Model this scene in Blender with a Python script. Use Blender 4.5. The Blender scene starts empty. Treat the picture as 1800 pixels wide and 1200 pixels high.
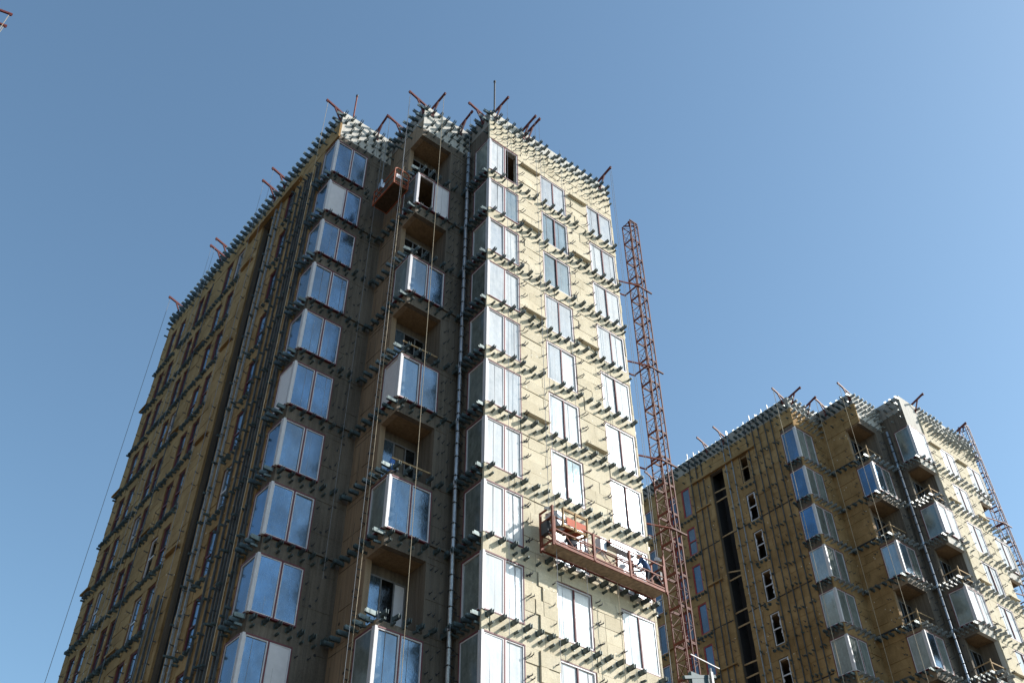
import bpy, math, random
from mathutils import Vector, Matrix
random.seed(7)
SC = bpy.context.scene
COL = SC.collection

# ------------------------------------------------------------------ camera
CAM = Vector((-18.2114, -24.2756, 1.6))
PITCH, YAW, ROLL = math.radians(43.637), math.radians(38.901), math.radians(-0.425)
fw = Vector((math.sin(YAW) * math.cos(PITCH), math.cos(YAW) * math.cos(PITCH), math.sin(PITCH)))
rt = Vector((math.cos(YAW), -math.sin(YAW), 0))
up = rt.cross(fw)
r2 = rt * math.cos(ROLL) + up * math.sin(ROLL)
u2 = -rt * math.sin(ROLL) + up * math.cos(ROLL)
cam = bpy.data.cameras.new('camera')
cam.sensor_width = 36.0
cam.lens = 1781.6 / 1800 * 36
cam.clip_end = 8000
co = bpy.data.objects.new('camera', cam)
COL.objects.link(co)
m = Matrix((r2, u2, -fw)).transposed().to_4x4()
m.translation = CAM
co.matrix_world = m
SC.camera = co

# ------------------------------------------------------------------ light
SUN = Vector((1.30, -1.0, 1.114)).normalized()
EL = math.asin(SUN.z)
AZ = math.atan2(SUN.x, SUN.y)
w = bpy.data.worlds.new('World')
SC.world = w
w.use_nodes = True
nt = w.node_tree
bg = nt.nodes['Background']
sky = nt.nodes.new('ShaderNodeTexSky')
sky.sky_type = 'NISHITA'
sky.sun_disc = False
sky.sun_elevation = EL
sky.sun_rotation = AZ
sky.altitude = 300
sky.air_density = 1.0
sky.dust_density = 1.0
sky.ozone_density = 2.0
tint = nt.nodes.new('ShaderNodeMix')          # one even white-balance tint over the whole sky
tint.data_type = 'RGBA'
tint.blend_type = 'MULTIPLY'
tint.inputs[0].default_value = 1.0
tint.inputs[7].default_value = (0.815, 0.905, 0.83, 1)
nt.links.new(sky.outputs[0], tint.inputs[6])
nt.links.new(tint.outputs[2], bg.inputs[0])
bg.inputs[1].default_value = 0.15
sl = bpy.data.lights.new('sun', 'SUN')
sl.energy = 3.9
sl.angle = math.radians(0.53)
sl.color = (1.0, 0.955, 0.885)
so = bpy.data.objects.new('sun', sl)
COL.objects.link(so)
so.rotation_euler = (-SUN).to_track_quat('-Z', 'Y').to_euler()
so.location = (40, -40, 80)
vs = SC.view_settings
vs.view_transform = 'Standard'
vs.look = 'None'
vs.exposure = 0.80
vs.gamma = 1.0
vs.use_curve_mapping = False
SC.cycles.max_bounces = 6
SC.cycles.diffuse_bounces = 4
SC.cycles.glossy_bounces = 4

# ------------------------------------------------------------------ materials
def mat(name):
    M = bpy.data.materials.new(name)
    M.use_nodes = True
    return M, M.node_tree, M.node_tree.nodes['Principled BSDF']

def N(t, typ, **kw):
    n = t.nodes.new(typ)
    for k, v in kw.items():
        if k in n.inputs and not hasattr(type(n), k):
            n.inputs[k].default_value = v
        else:
            setattr(n, k, v)
    return n

def coords(t, scale=(1, 1, 1), kind='Object'):
    tc = t.nodes.new('ShaderNodeTexCoord')
    mp = t.nodes.new('ShaderNodeMapping')
    mp.inputs['Scale'].default_value = scale
    t.links.new(tc.outputs[kind], mp.inputs['Vector'])
    return mp.outputs['Vector']

def noise(t, vec, scale, detail=4, rough=0.55):
    n = t.nodes.new('ShaderNodeTexNoise')
    n.inputs['Scale'].default_value = scale
    n.inputs['Detail'].default_value = detail
    n.inputs['Roughness'].default_value = rough
    t.links.new(vec, n.inputs['Vector'])
    return n.outputs['Fac']

def ramp(t, fac, stops):
    r = t.nodes.new('ShaderNodeValToRGB')
    el = r.color_ramp.elements
    el[0].position, el[0].color = stops[0][0], (*stops[0][1], 1)
    el[1].position, el[1].color = stops[-1][0], (*stops[-1][1], 1)
    for p, c in stops[1:-1]:
        e = el.new(p)
        e.color = (*c, 1)
    t.links.new(fac, r.inputs['Fac'])
    return r.outputs['Color']

def mixc(t, fac, a, b, mode='MIX'):
    n = t.nodes.new('ShaderNodeMix')
    n.data_type = 'RGBA'
    n.blend_type = mode
    for sock, v in (('Factor', fac), ('A', a), ('B', b)):
        i = [s for s in n.inputs if s.name == sock and (s.type == 'VALUE' if sock == 'Factor' else s.type == 'RGBA')][0]
        if isinstance(v, (int, float)):
            i.default_value = v
        elif isinstance(v, tuple):
            i.default_value = (*v, 1)
        else:
            t.links.new(v, i)
    return [s for s in n.outputs if s.type == 'RGBA'][0]

def bump(t, bs, fac, strength, dist=0.02):
    b = t.nodes.new('ShaderNodeBump')
    b.inputs['Strength'].default_value = strength
    b.inputs['Distance'].default_value = dist
    t.links.new(fac, b.inputs['Height'])
    t.links.new(b.outputs['Normal'], bs.inputs['Normal'])

def objrand(t):
    return t.nodes.new('ShaderNodeObjectInfo').outputs['Random']

MT = {}

def insulation(name, c0, c1, c2):
    M, t, b = mat(name)
    v = coords(t)
    big = noise(t, v, 0.9, 5)
    fine = noise(t, coords(t, (1, 1, 2.2)), 14, 5, 0.7)
    col = ramp(t, big, [(0.3, c0), (0.5, c1), (0.72, c2)])
    col = mixc(t, 0.35, col, ramp(t, fine, [(0.35, tuple(x * 0.55 for x in c1)), (0.65, tuple(min(1, x * 1.25) for x in c1))]))
    rnd = ramp(t, objrand(t), [(0, (0.87, 0.86, 0.84)), (0.5, (0.97, 0.97, 0.97)), (1, (1.05, 1.04, 1.03))])
    col = mixc(t, 1.0, col, rnd, 'MULTIPLY')
    stn = noise(t, coords(t, (1.6, 1.6, 0.5)), 1.3, 6, 0.7)
    col = mixc(t, ramp(t, stn, [(0.50, (0, 0, 0)), (0.75, (0.32, 0.32, 0.32))]), col, tuple(x * 0.6 for x in c0))
    # pale heads of the fixing anchors
    vo = t.nodes.new('ShaderNodeTexVoronoi')
    vo.inputs['Scale'].default_value = 2.3
    t.links.new(v, vo.inputs['Vector'])
    dots = ramp(t, vo.outputs['Distance'], [(0.055, (1, 1, 1)), (0.08, (0, 0, 0))])
    col = mixc(t, dots, col, (0.72, 0.70, 0.64))
    t.links.new(col, b.inputs['Base Color'])
    b.inputs['Roughness'].default_value = 0.95
    b.inputs['Specular IOR Level'].default_value = 0.15
    bump(t, b, fine, 0.5, 0.03)
    MT[name] = M

insulation('insulation_sunlit', (0.54, 0.47, 0.345), (0.62, 0.55, 0.42), (0.68, 0.615, 0.49))  # paler copy of the same wool for lit fronts; sunlight put into its colour
insulation('insulation_shaded', (0.19, 0.116, 0.050), (0.305, 0.194, 0.090), (0.42, 0.28, 0.138))  # darker brown copy of the same wool; shade put into its colour

def concrete(name, base, var, stain):
    M, t, b = mat(name)
    boards = noise(t, coords(t, (9, 9, 0.22)), 1.0, 3)
    big = noise(t, coords(t, (1, 1, 0.5)), 0.7, 6)
    fine = noise(t, coords(t), 22, 5)
    lo = tuple(x * (1 - var) for x in base)
    hi = tuple(min(1, x * (1 + var)) for x in base)
    col = ramp(t, big, [(0.3, lo), (0.7, hi)])
    col = mixc(t, 0.4, col, ramp(t, boards, [(0.35, lo), (0.65, hi)]))
    runs = noise(t, coords(t, (2.2, 2.2, 0.12)), 1.0, 5, 0.65)
    col = mixc(t, ramp(t, runs, [(0.52, (0, 0, 0)), (0.72, (0.75, 0.75, 0.75))]), col, stain)
    col = mixc(t, 0.25, col, ramp(t, fine, [(0.3, lo), (0.7, hi)]))
    t.links.new(col, b.inputs['Base Color'])
    b.inputs['Roughness'].default_value = 0.9
    b.inputs['Specular IOR Level'].default_value = 0.25
    bump(t, b, boards, 0.9, 0.03)
    MT[name] = M

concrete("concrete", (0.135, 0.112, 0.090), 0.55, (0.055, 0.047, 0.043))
concrete('concrete_bounce_lit', (0.255, 0.185, 0.125), 0.4, (0.12, 0.088, 0.064))  # lighter, warmer copy of the concrete; bounced light painted into its colour
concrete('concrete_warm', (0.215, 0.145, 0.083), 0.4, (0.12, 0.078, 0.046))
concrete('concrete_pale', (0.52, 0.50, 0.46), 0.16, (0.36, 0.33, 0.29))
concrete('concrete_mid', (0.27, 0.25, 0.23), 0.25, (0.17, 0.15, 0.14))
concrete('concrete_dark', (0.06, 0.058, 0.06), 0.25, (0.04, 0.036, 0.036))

def simple(name, col, rough=0.6, metal=0.0, var=0.15, nscale=5, spec=0.5, rust=None):
    M, t, b = mat(name)
    f = noise(t, coords(t), nscale, 4)
    lo = tuple(x * (1 - var) for x in col)
    hi = tuple(min(1, x * (1 + var)) for x in col)
    c = ramp(t, f, [(0.3, lo), (0.7, hi)])
    if rust:
        f2 = noise(t, coords(t), nscale * 1.7, 6, 0.7)
        c = mixc(t, ramp(t, f2, [(0.52, (0, 0, 0)), (0.66, (0.8, 0.8, 0.8))]), c, rust)
    t.links.new(c, b.inputs['Base Color'])
    b.inputs['Roughness'].default_value = rough
    b.inputs['Metallic'].default_value = metal
    b.inputs['Specular IOR Level'].default_value = spec
    MT[name] = M

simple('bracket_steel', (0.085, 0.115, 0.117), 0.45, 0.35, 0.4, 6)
simple('bracket_sunlit', (0.27, 0.285, 0.275), 0.5, 0.3, 0.35, 6)  # paler copy of the bracket steel; sunlight painted into its colour
simple('rail_steel', (0.10, 0.108, 0.115), 0.5, 0.4, 0.3, 3)
simple('galvanised', (0.46, 0.50, 0.55), 0.42, 0.75, 0.25, 9)
simple('dark_steel', (0.045, 0.048, 0.055), 0.6, 0.3, 0.3)
simple('white_frame', (0.52, 0.50, 0.52), 0.45, 0.0, 0.06)
simple('frame_dim', (0.14, 0.135, 0.14), 0.55, 0.0, 0.15)
simple('frame_grey', (0.30, 0.29, 0.30), 0.5, 0.0, 0.1)
simple('seal_tape', (0.115, 0.02, 0.03), 0.6, 0.0, 0.25)
simple('red_frame', (0.32, 0.035, 0.035), 0.5, 0.0, 0.2)
simple('white_panel', (0.60, 0.57, 0.59), 0.55, 0.0, 0.05)
simple('davit_steel', (0.115, 0.024, 0.022), 0.6, 0.0, 0.3, 4, 0.3, (0.06, 0.02, 0.016))
simple('red_steel', (0.19, 0.052, 0.032), 0.6, 0.0, 0.3, 4, 0.2, (0.085, 0.028, 0.016))
simple('mast_steel', (0.10, 0.030, 0.022), 0.6, 0.0, 0.3, 2, 0.15, (0.09, 0.028, 0.02))
simple('mast_steel_hazed', (0.09, 0.03, 0.05), 0.6, 0.0, 0.3, 2, 0.4, (0.10, 0.04, 0.06))  # bluer copy of the mast steel; distance haze painted into its colour
simple('timber', (0.33, 0.225, 0.125), 0.8, 0.0, 0.3, 7, 0.2)
simple('plank_dark', (0.07, 0.045, 0.03), 0.85, 0.0, 0.35, 6, 0.2)
simple('plank', (0.30, 0.22, 0.15), 0.85, 0.0, 0.35, 6, 0.2)
simple('orange_sheet', (0.40, 0.065, 0.018), 0.7, 0.0, 0.12)
simple('rope', (0.34, 0.28, 0.20), 0.8, 0.0, 0.15)
simple('wire_rope', (0.25, 0.25, 0.26), 0.5, 0.4, 0.15)
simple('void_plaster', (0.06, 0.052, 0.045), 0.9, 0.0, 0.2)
simple('membrane', (0.02, 0.02, 0.023), 0.8, 0.0, 0.2)
simple('cloth_dark', (0.03, 0.033, 0.045), 0.9, 0.0, 0.2)
simple('cloth_blue', (0.05, 0.10, 0.22), 0.9, 0.0, 0.2)
simple('skin', (0.42, 0.25, 0.17), 0.6, 0.0, 0.05)
simple('helmet_white', (0.78, 0.78, 0.76), 0.35, 0.0, 0.03)
simple('wet_blue', (0.06, 0.16, 0.42), 0.6, 0.0, 0.2)
simple('teal_paint', (0.012, 0.05, 0.068), 0.6, 0.0, 0.2)
simple('dirt_ground', (0.13, 0.11, 0.085), 0.95, 0.0, 0.35, 0.15, 0.1)

def glass(name, film, filmcol, tint, rough):
    """glazing under a protective film: milky scatter over a blue reflective coating"""
    M, t, b = mat(name)
    out = t.nodes['Material Output']
    streak = noise(t, coords(t, (7, 7, 0.35)), 1.0, 5, 0.6)
    smear = noise(t, coords(t, (1, 1, 0.7)), 3.1, 7, 0.7)
    scr = noise(t, coords(t, (5, 5, 2.0)), 4.0, 6, 0.75)
    rnd = objrand(t)
    c = ramp(t, streak, [(0.3, tuple(x * 0.78 for x in filmcol)), (0.7, filmcol)])
    c = mixc(t, ramp(t, scr, [(0.60, (0, 0, 0)), (0.70, (0.6, 0.6, 0.6))]), c, (0.85, 0.86, 0.86))
    dif = t.nodes.new('ShaderNodeBsdfDiffuse')
    t.links.new(c, dif.inputs['Color'])
    gl = t.nodes.new('ShaderNodeBsdfGlossy')
    patch = noise(t, coords(t, (0.9, 0.9, 0.6)), 0.9, 3, 0.5)  # dark blotches painted into the coating tint stand in for dark reflections
    t.links.new(ramp(t, patch, [(0.36, tuple(x * 0.55 for x in tint)), (0.62, tint)]), gl.inputs['Color'])
    gl.inputs['Roughness'].default_value = rough
    bp = t.nodes.new('ShaderNodeBump')
    bp.inputs['Strength'].default_value = 0.16
    bp.inputs['Distance'].default_value = 0.05
    warp = noise(t, coords(t), 0.9, 2, 0.4)
    mh = t.nodes.new('ShaderNodeMath'); mh.operation = 'MULTIPLY_ADD'
    t.links.new(warp, mh.inputs[0]); mh.inputs[1].default_value = 2.5
    t.links.new(smear, mh.inputs[2])
    t.links.new(mh.outputs[0], bp.inputs['Height'])
    t.links.new(bp.outputs['Normal'], gl.inputs['Normal'])
    fr = t.nodes.new('ShaderNodeFresnel')
    fr.inputs['IOR'].default_value = 1.52
    glc = t.nodes.new('ShaderNodeBsdfGlossy')
    glc.inputs['Roughness'].default_value = 0.04
    t.links.new(bp.outputs['Normal'], glc.inputs['Normal'])
    # film coverage differs from pane to pane and from patch to patch
    ma = t.nodes.new('ShaderNodeMath'); ma.operation = 'MULTIPLY_ADD'
    t.links.new(rnd, ma.inputs[0]); ma.inputs[1].default_value = 0.34; ma.inputs[2].default_value = film - 0.17
    mb = t.nodes.new('ShaderNodeMath'); mb.operation = 'MULTIPLY_ADD'
    t.links.new(smear, mb.inputs[0]); mb.inputs[1].default_value = 0.8
    t.links.new(ma.outputs[0], mb.inputs[2])
    mc = t.nodes.new('ShaderNodeMath'); mc.operation = 'SUBTRACT'; mc.use_clamp = True
    t.links.new(mb.outputs[0], mc.inputs[0]); mc.inputs[1].default_value = 0.40
    m1 = t.nodes.new('ShaderNodeMixShader')
    t.links.new(mc.outputs[0], m1.inputs[0])
    t.links.new(gl.outputs[0], m1.inputs[1])
    t.links.new(dif.outputs[0], m1.inputs[2])
    m2 = t.nodes.new('ShaderNodeMixShader')
    t.links.new(fr.outputs[0], m2.inputs[0])
    t.links.new(m1.outputs[0], m2.inputs[1])
    t.links.new(glc.outputs[0], m2.inputs[2])
    t.links.new(m2.outputs[0], out.inputs['Surface'])
    t.nodes.remove(b)
    MT[name] = M

glass('glass_film', 0.78, (0.66, 0.675, 0.69), (0.33, 0.39, 0.45), 0.15)
glass('glass_grey', 0.42, (0.42, 0.48, 0.50), (0.22, 0.32, 0.38), 0.10)
glass('glass_blue', 0.34, (0.14, 0.19, 0.235), (0.085, 0.19, 0.325), 0.07)
glass('glass_slate', 0.5, (0.17, 0.20, 0.225), (0.075, 0.125, 0.18), 0.07)
glass('glass_black', 0.10, (0.06, 0.07, 0.08), (0.05, 0.07, 0.09), 0.03)
glass('glass_dark', 0.46, (0.32, 0.37, 0.355), (0.12, 0.165, 0.17), 0.05)

# ------------------------------------------------------------------ mesh helpers
class MB:
    def __init__(s):
        s.v, s.f = [], []
    def quad(s, a, b, c, d):
        n = len(s.v)
        s.v += [tuple(a), tuple(b), tuple(c), tuple(d)]
        s.f.append((n, n + 1, n + 2, n + 3))
    def hexa(s, P):
        n = len(s.v)
        a, b, c, d = Vector(P[0]), Vector(P[1]), Vector(P[3]), Vector(P[4])
        if (b - a).cross(c - a).dot(d - a) < 0:
            P = [P[i] for i in (1, 0, 3, 2, 5, 4, 7, 6)]
        s.v += [tuple(p) for p in P]
        for q in ((0, 3, 2, 1), (4, 5, 6, 7), (0, 1, 5, 4), (1, 2, 6, 5), (2, 3, 7, 6), (3, 0, 4, 7)):
            s.f.append(tuple(n + i for i in q))
    def box(s, x0, x1, y0, y1, z0, z1):
        s.hexa([(x0, y0, z0), (x1, y0, z0), (x1, y1, z0), (x0, y1, z0), (x0, y0, z1), (x1, y0, z1), (x1, y1, z1), (x0, y1, z1)])
    def bar(s, a, b, wd, ht=None, roll=Vector((0, 0, 1))):
        a, b = Vector(a), Vector(b)
        ht = wd if ht is None else ht
        d = (b - a).normalized()
        x = d.cross(roll)
        if x.length < 1e-3:
            x = d.cross(Vector((1, 0, 0)))
        x.normalize()
        y = x.cross(d)
        x *= wd / 2
        y *= ht / 2
        s.hexa([a - x - y, a + x - y, a + x + y, a - x + y, b - x - y, b + x - y, b + x + y, b - x + y])
    def tube(s, a, b, r, n=8, r2=None):
        a, b = Vector(a), Vector(b)
        r2 = r if r2 is None else r2
        d = (b - a).normalized()
        x = d.cross(Vector((0, 0, 1)))
        if x.length < 1e-3:
            x = Vector((1, 0, 0))
        x.normalize()
        y = x.cross(d)
        k = len(s.v)
        for i in range(n):
            t = 2 * math.pi * i / n
            o = x * math.cos(t) + y * math.sin(t)
            s.v.append(tuple(a + o * r)); s.v.append(tuple(b + o * r2))
        for i in range(n):
            j = (i + 1) % n
            s.f.append((k + 2 * i, k + 2 * j, k + 2 * j + 1, k + 2 * i + 1))
        s.f.append(tuple(k + 2 * i for i in range(n))[::-1])
        s.f.append(tuple(k + 2 * i + 1 for i in range(n)))
    def add(s, o, M):
        n = len(s.v)
        s.v += [tuple(M @ Vector(p)) for p in o.v]
        s.f += [tuple(n + i for i in q) for q in o.f]
    def mesh(s, name, m_):
        me = bpy.data.meshes.new(name)
        me.from_pydata(s.v, [], s.f)
        me.materials.append(MT[m_])
        return me
    def build(s, name, m_, parent=None, smooth=False):
        me = s.mesh(name, m_)
        if smooth:
            me.polygons.foreach_set('use_smooth', [True] * len(me.polygons))
        return link(name, me, parent)

def link(name, me, parent=None, loc=None, rz=None):
    o = bpy.data.objects.new(name, me)
    COL.objects.link(o)
    o.parent = parent
    if loc is not None:
        o.location = loc
    if rz is not None:
        o.rotation_euler = (0, 0, rz)
    return o

def tag(o, label, cat, group=None):
    o['label'] = label
    o['category'] = cat
    if group:
        o['group'] = group
    return o

def thing(name, label, cat, loc=(0, 0, 0), group=None, rz=0):
    o = bpy.data.objects.new(name, None)
    COL.objects.link(o)
    o.location = loc
    o.rotation_euler = (0, 0, rz)
    return tag(o, label, cat, group)

# ------------------------------------------------------------------ ground
g = MB()
g.box(-3000, 3000, -3000, 3000, -1.0, 0.0)
go = g.build('ground', 'dirt_ground')
go['kind'] = 'structure'

# ------------------------------------------------------------------ tower geometry
Z0, FL = 44.615, 3.0
ROOF = 47.65
NEAR_T, FAR_T = Vector((0, 0, 0)), Vector((36.702, 0.829, 0.10))
AX, AY, BX, BY, DX = -6.013, 4.930, -2.874, 1.899, 8.43
BAYH, BD, BW = 2.25, 1.20, 1.84
SK = -0.016
LEN_L = 20.0
REC = 0.10                                   # concrete sits this far behind the outer plane

class Face:
    def __init__(s, o, u, n, length):
        s.o = Vector((o[0], o[1], 0)); s.u = Vector((u[0], u[1], 0)).normalized(); s.n = Vector((n[0], n[1], 0)).normalized()
        s.L = length
        s.rz = math.atan2(s.n.x, -s.n.y)
    def P(s, a, d, z):
        return s.o + s.u * a + s.n * d + Vector((0, 0, z))

F = {
    'AL': Face((AX, AY), (SK, 1), (-1, SK), LEN_L),
    'AR': Face((AX, AY), (1, 0), (0, -1), BX - AX),
    'BL': Face((BX, BY), (0, 1), (-1, 0), AY - BY),
    'BR': Face((BX, BY), (1, 0), (0, -1), -BX),
    'CL': Face((0, 0), (0, 1), (-1, 0), BY),
    'CR': Face((0, 0), (1, 0), (0, -1), DX),
    'DE': Face((DX, 0), (0, 1), (1, 0), 25.0),
}

def zt(k):
    return Z0 - FL * k + (0.29 if k == 0 else 0)

def zb(k):
    return Z0 - FL * k - BAYH

def fbox(mb, f, a0, a1, d0, d1, z0, z1):
    P = f.P
    mb.hexa([P(a0, d1, z0), P(a1, d1, z0), P(a1, d0, z0), P(a0, d0, z0), P(a0, d1, z1), P(a1, d1, z1), P(a1, d0, z1), P(a0, d0, z1)])

def wall_mesh(f, a0, a1, z0, z1, holes, d, depth, reveal_lo=False):
    """outer face on a grid with real openings and reveals of the given depth"""
    mb = MB()
    xs = sorted({a0, a1} | {min(max(h[i], a0), a1) for h in holes for i in (0, 1)})
    zs = sorted({z0, z1} | {h[i] for h in holes for i in (2, 3)})
    def inside(x, z):
        return any(h[0] < x < h[1] and h[2] < z < h[3] for h in holes)
    for i in range(len(xs) - 1):
        run = None
        for j in range(len(zs) - 1):
            if not inside((xs[i] + xs[i + 1]) / 2, (zs[j] + zs[j + 1]) / 2):
                run = (zs[j] if run is None else run[0], zs[j + 1])
            else:
                if run:
                    mb.quad(f.P(xs[i], d, run[0]), f.P(xs[i + 1], d, run[0]), f.P(xs[i + 1], d, run[1]), f.P(xs[i], d, run[1]))
                run = None
        if run:
            mb.quad(f.P(xs[i], d, run[0]), f.P(xs[i + 1], d, run[0]), f.P(xs[i + 1], d, run[1]), f.P(xs[i], d, run[1]))
    e = d - depth
    for h in holes:
        p, q = max(h[0], a0), min(h[1], a1)
        if h[0] <= a0 + 1e-4 and reveal_lo:
            p = a0 + depth
        mb.quad(f.P(p, d, h[3]), f.P(q, d, h[3]), f.P(q, e, h[3]), f.P(p, e, h[3]))
        mb.quad(f.P(p, d, h[2]), f.P(q, d, h[2]), f.P(q, e, h[2]), f.P(p, e, h[2]))
        if h[0] > a0 + 1e-4:
            mb.quad(f.P(p, d, h[2]), f.P(p, e, h[2]), f.P(p, e, h[3]), f.P(p, d, h[3]))
        if h[1] < a1 - 1e-4:
            mb.quad(f.P(q, d, h[2]), f.P(q, e, h[2]), f.P(q, e, h[3]), f.P(q, d, h[3]))
    return mb

# steel cladding bracket: two cheeks, a sole plate and a wall plate, standing out along -Y
def bracket_mb(length, height, width):
    b = MB()
    t = 0.011
    for sx in (-1, 1):
        x = sx * width / 2
        b.hexa([(x - t / 2, -length * (0.97 if sx > 0 else 1.0), -height * 0.46), (x + t / 2, -length * (0.97 if sx > 0 else 1.0), -height * 0.46), (x + t / 2, 0, -height / 2), (x - t / 2, 0, -height / 2),
                (x - t / 2, -length, height * 0.46), (x + t / 2, -length, height * 0.46), (x + t / 2, 0, height / 2), (x - t / 2, 0, height / 2)])
    b.box(-width / 2 + t / 2, width / 2 - t / 2, -length * 0.5, 0, -height * 0.44, -height * 0.44 + 0.012)
    b.box(-width * 0.85, width * 0.85, -0.012, 0.004, -height * 0.62, height * 0.62)
    return b

BR_BIG = bracket_mb(0.36, 0.17, 0.09)
BR_SMALL = bracket_mb(0.25, 0.085, 0.05)
BR_MID = bracket_mb(0.17, 0.15, 0.10)
def hook_mb():
    b = MB()
    b.box(-0.006, 0.006, -0.17, 0, -0.02, 0.014)
    b.box(-0.006, 0.006, -0.17, -0.155, 0.0, 0.05)
    b.box(-0.03, 0.03, -0.006, 0.002, -0.04, 0.04)
    return b
HOOK = hook_mb()

BR_FAR = {'mid': BR_MID.mesh('bracket', 'bracket_sunlit'), 'big': BR_BIG.mesh('bracket', 'bracket_sunlit'), 'small': BR_SMALL.mesh('bracket', 'bracket_sunlit')}
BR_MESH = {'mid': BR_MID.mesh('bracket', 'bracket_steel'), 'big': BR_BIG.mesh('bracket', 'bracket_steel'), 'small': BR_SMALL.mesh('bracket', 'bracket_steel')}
BR_MB = {'mid': BR_MID, 'big': BR_BIG, 'small': BR_SMALL}

# ------------------------------------------------------------------ windows
def seam(parent, f, x0, x1, y0, y1, dd):
    """overlap of two strips of protective film: a thin raised edge on the pane"""
    if random.random() < 0.45:
        return
    x = x0 + (x1 - x0) * random.uniform(0.3, 0.7)
    sm = MB()
    fbox(sm, f, x, x + 0.008, dd - 0.02, dd + 0.010, y0, y1)
    sm.build('film_seam', 'frame_grey', parent)

def window(T, f, a0, a1, z0, z1, d, panes, frame='white_frame', tape='seal_tape', transom=None, fr=0.055, tw=0.035, name='window'):
    """panes: list of material names or None for an empty light"""
    tp = MB()
    for (x0, x1, y0, y1) in ((a0, a0 + tw, z0, z1), (a1 - tw, a1, z0, z1), (a0 + tw, a1 - tw, z0, z0 + tw), (a0 + tw, a1 - tw, z1 - tw, z1)):
        fbox(tp, f, x0, x1, d - 0.07, d + 0.012, y0, y1)
    n = len(panes)
    i0, i1, j0, j1 = a0 + tw, a1 - tw, z0 + tw, z1 - tw
    wdt = (i1 - i0) / n
    fm = MB()
    for (x0, x1, y0, y1) in ((i0, i0 + fr, j0, j1), (i1 - fr, i1, j0, j1), (i0 + fr, i1 - fr, j0, j0 + fr), (i0 + fr, i1 - fr, j1 - fr, j1)):
        fbox(fm, f, x0, x1, d - 0.065, d, y0, y1)
    W = fm.build(name, frame, T)
    for k in range(1, n):
        c = i0 + wdt * k
        fbox(tp, f, c - 0.028, c + 0.028, d - 0.05, d + 0.008, j0 + fr, j1 - fr)
    if transom:
        zz = j0 + (j1 - j0) * transom
        x = MB()
        fbox(x, f, i0 + fr, i1 - fr, d - 0.055, d + 0.004, zz - 0.035, zz + 0.035)
        x.build('transom', frame if frame != 'seal_tape' else tape, W)
    tp.build('seal', tape, W)
    for k, pm in enumerate(panes):
        x0, x1 = i0 + wdt * k, i0 + wdt * (k + 1)
        if k == 0: x0 += fr
        if k == n - 1: x1 -= fr
        if k > 0: x0 += 0.028
        if k < n - 1: x1 -= 0.028
        if pm is None:
            continue
        p = MB()
        dd = d - 0.045 + random.uniform(-0.004, 0.004)
        til = random.uniform(-0.018, 0.018)
        P = f.P
        ys0, ys1 = j0 + fr, j1 - fr
        p.hexa([P(x0, dd, ys0), P(x1, dd + til, ys0), P(x1, dd + til - 0.02, ys0), P(x0, dd - 0.02, ys0), P(x0, dd, ys1), P(x1, dd + til, ys1), P(x1, dd + til - 0.02, ys1), P(x0, dd - 0.02, ys1)])
        p.build('pane', pm, W)
        if f is F['CR']:
            seam(W, f, x0, x1, ys0, ys1, dd)
    return W

def bay(T, fl, fr_, k, lp, rp, width, outer='white_frame', tape='seal_tape'):
    """corner bay: one light on the left return, two on the right front, meeting in a post"""
    z0, z1 = zb(k), zt(k)
    o = Vector((fl.o.x, fl.o.y, 0))
    pb = MB()
    fbox(pb, fr_, 0.0, 0.10, -0.10, 0.022, z0, z1)
    fbox(pb, fl, 0.101, 0.135, -0.08, 0.018, z0, z1)
    B = pb.build('bay_window', outer, T)
    t1 = MB()
    tw = 0.04
    fbox(t1, fr_, 0.10, width, -0.09, 0.026, z1 - tw, z1 + 0.012)
    fbox(t1, fr_, 0.10, width, -0.09, 0.026, z0 - 0.012, z0 + tw)
    fbox(t1, fr_, width - tw, width, -0.09, 0.020, z0 + tw, z1 - tw)
    fbox(t1, fl, 0.135, BD, -0.09, 0.026, z1 - tw, z1 + 0.012)
    fbox(t1, fl, 0.135, BD, -0.09, 0.026, z0 - 0.012, z0 + tw)
    fbox(t1, fl, BD - tw, BD, -0.09, 0.020, z0 + tw, z1 - tw)
    mid = 0.10 + (width - 0.10) / 2
    fbox(t1, fr_, mid - 0.03, mid + 0.03, -0.07, 0.016, z0 + tw, z1 - tw)
    t1.build('seal', tape, B)
    wf = MB()
    q = 0.045
    for (f, x0, x1) in ((fl, 0.135, BD - tw), (fr_, 0.10, mid - 0.03), (fr_, mid + 0.03, width - tw)):
        y0, y1 = z0 + tw, z1 - tw
        for (p0, p1, r0, r1) in ((x0, x0 + q, y0, y1), (x1 - q, x1, y0, y1), (x0 + q, x1 - q, y0, y0 + q), (x0 + q, x1 - q, y1 - q, y1)):
            fbox(wf, f, p0, p1, -0.075, 0.004, r0, r1)
    wf.build('sash', outer, B)
    for f, x0, x1, pm in ((fl, 0.135, BD - tw, lp), (fr_, 0.10, mid - 0.03, rp[0]), (fr_, mid + 0.03, width - tw, rp[1])):
        if pm is None:
            continue
        x0, x1 = x0 + q, x1 - q
        y0, y1 = z0 + tw + q, z1 - tw - q
        dd = -0.03 + random.uniform(-0.004, 0.004)
        e = random.uniform(-0.016, 0.016)
        e2 = random.uniform(-0.022, 0.022)
        P = f.P
        p = MB()
        p.hexa([P(x0, dd, y0), P(x1, dd + e, y0), P(x1, dd + e - 0.02, y0), P(x0, dd - 0.02, y0), P(x0, dd + e2, y1), P(x1, dd + e + e2, y1), P(x1, dd + e + e2 - 0.02, y1), P(x0, dd + e2 - 0.02, y1)])
        p.build('pane' if pm.startswith('glass') else 'panel', pm, B)
        if f is fr_:
            seam(B, f, x0, x1, y0, y1, dd)
    return B

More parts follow.
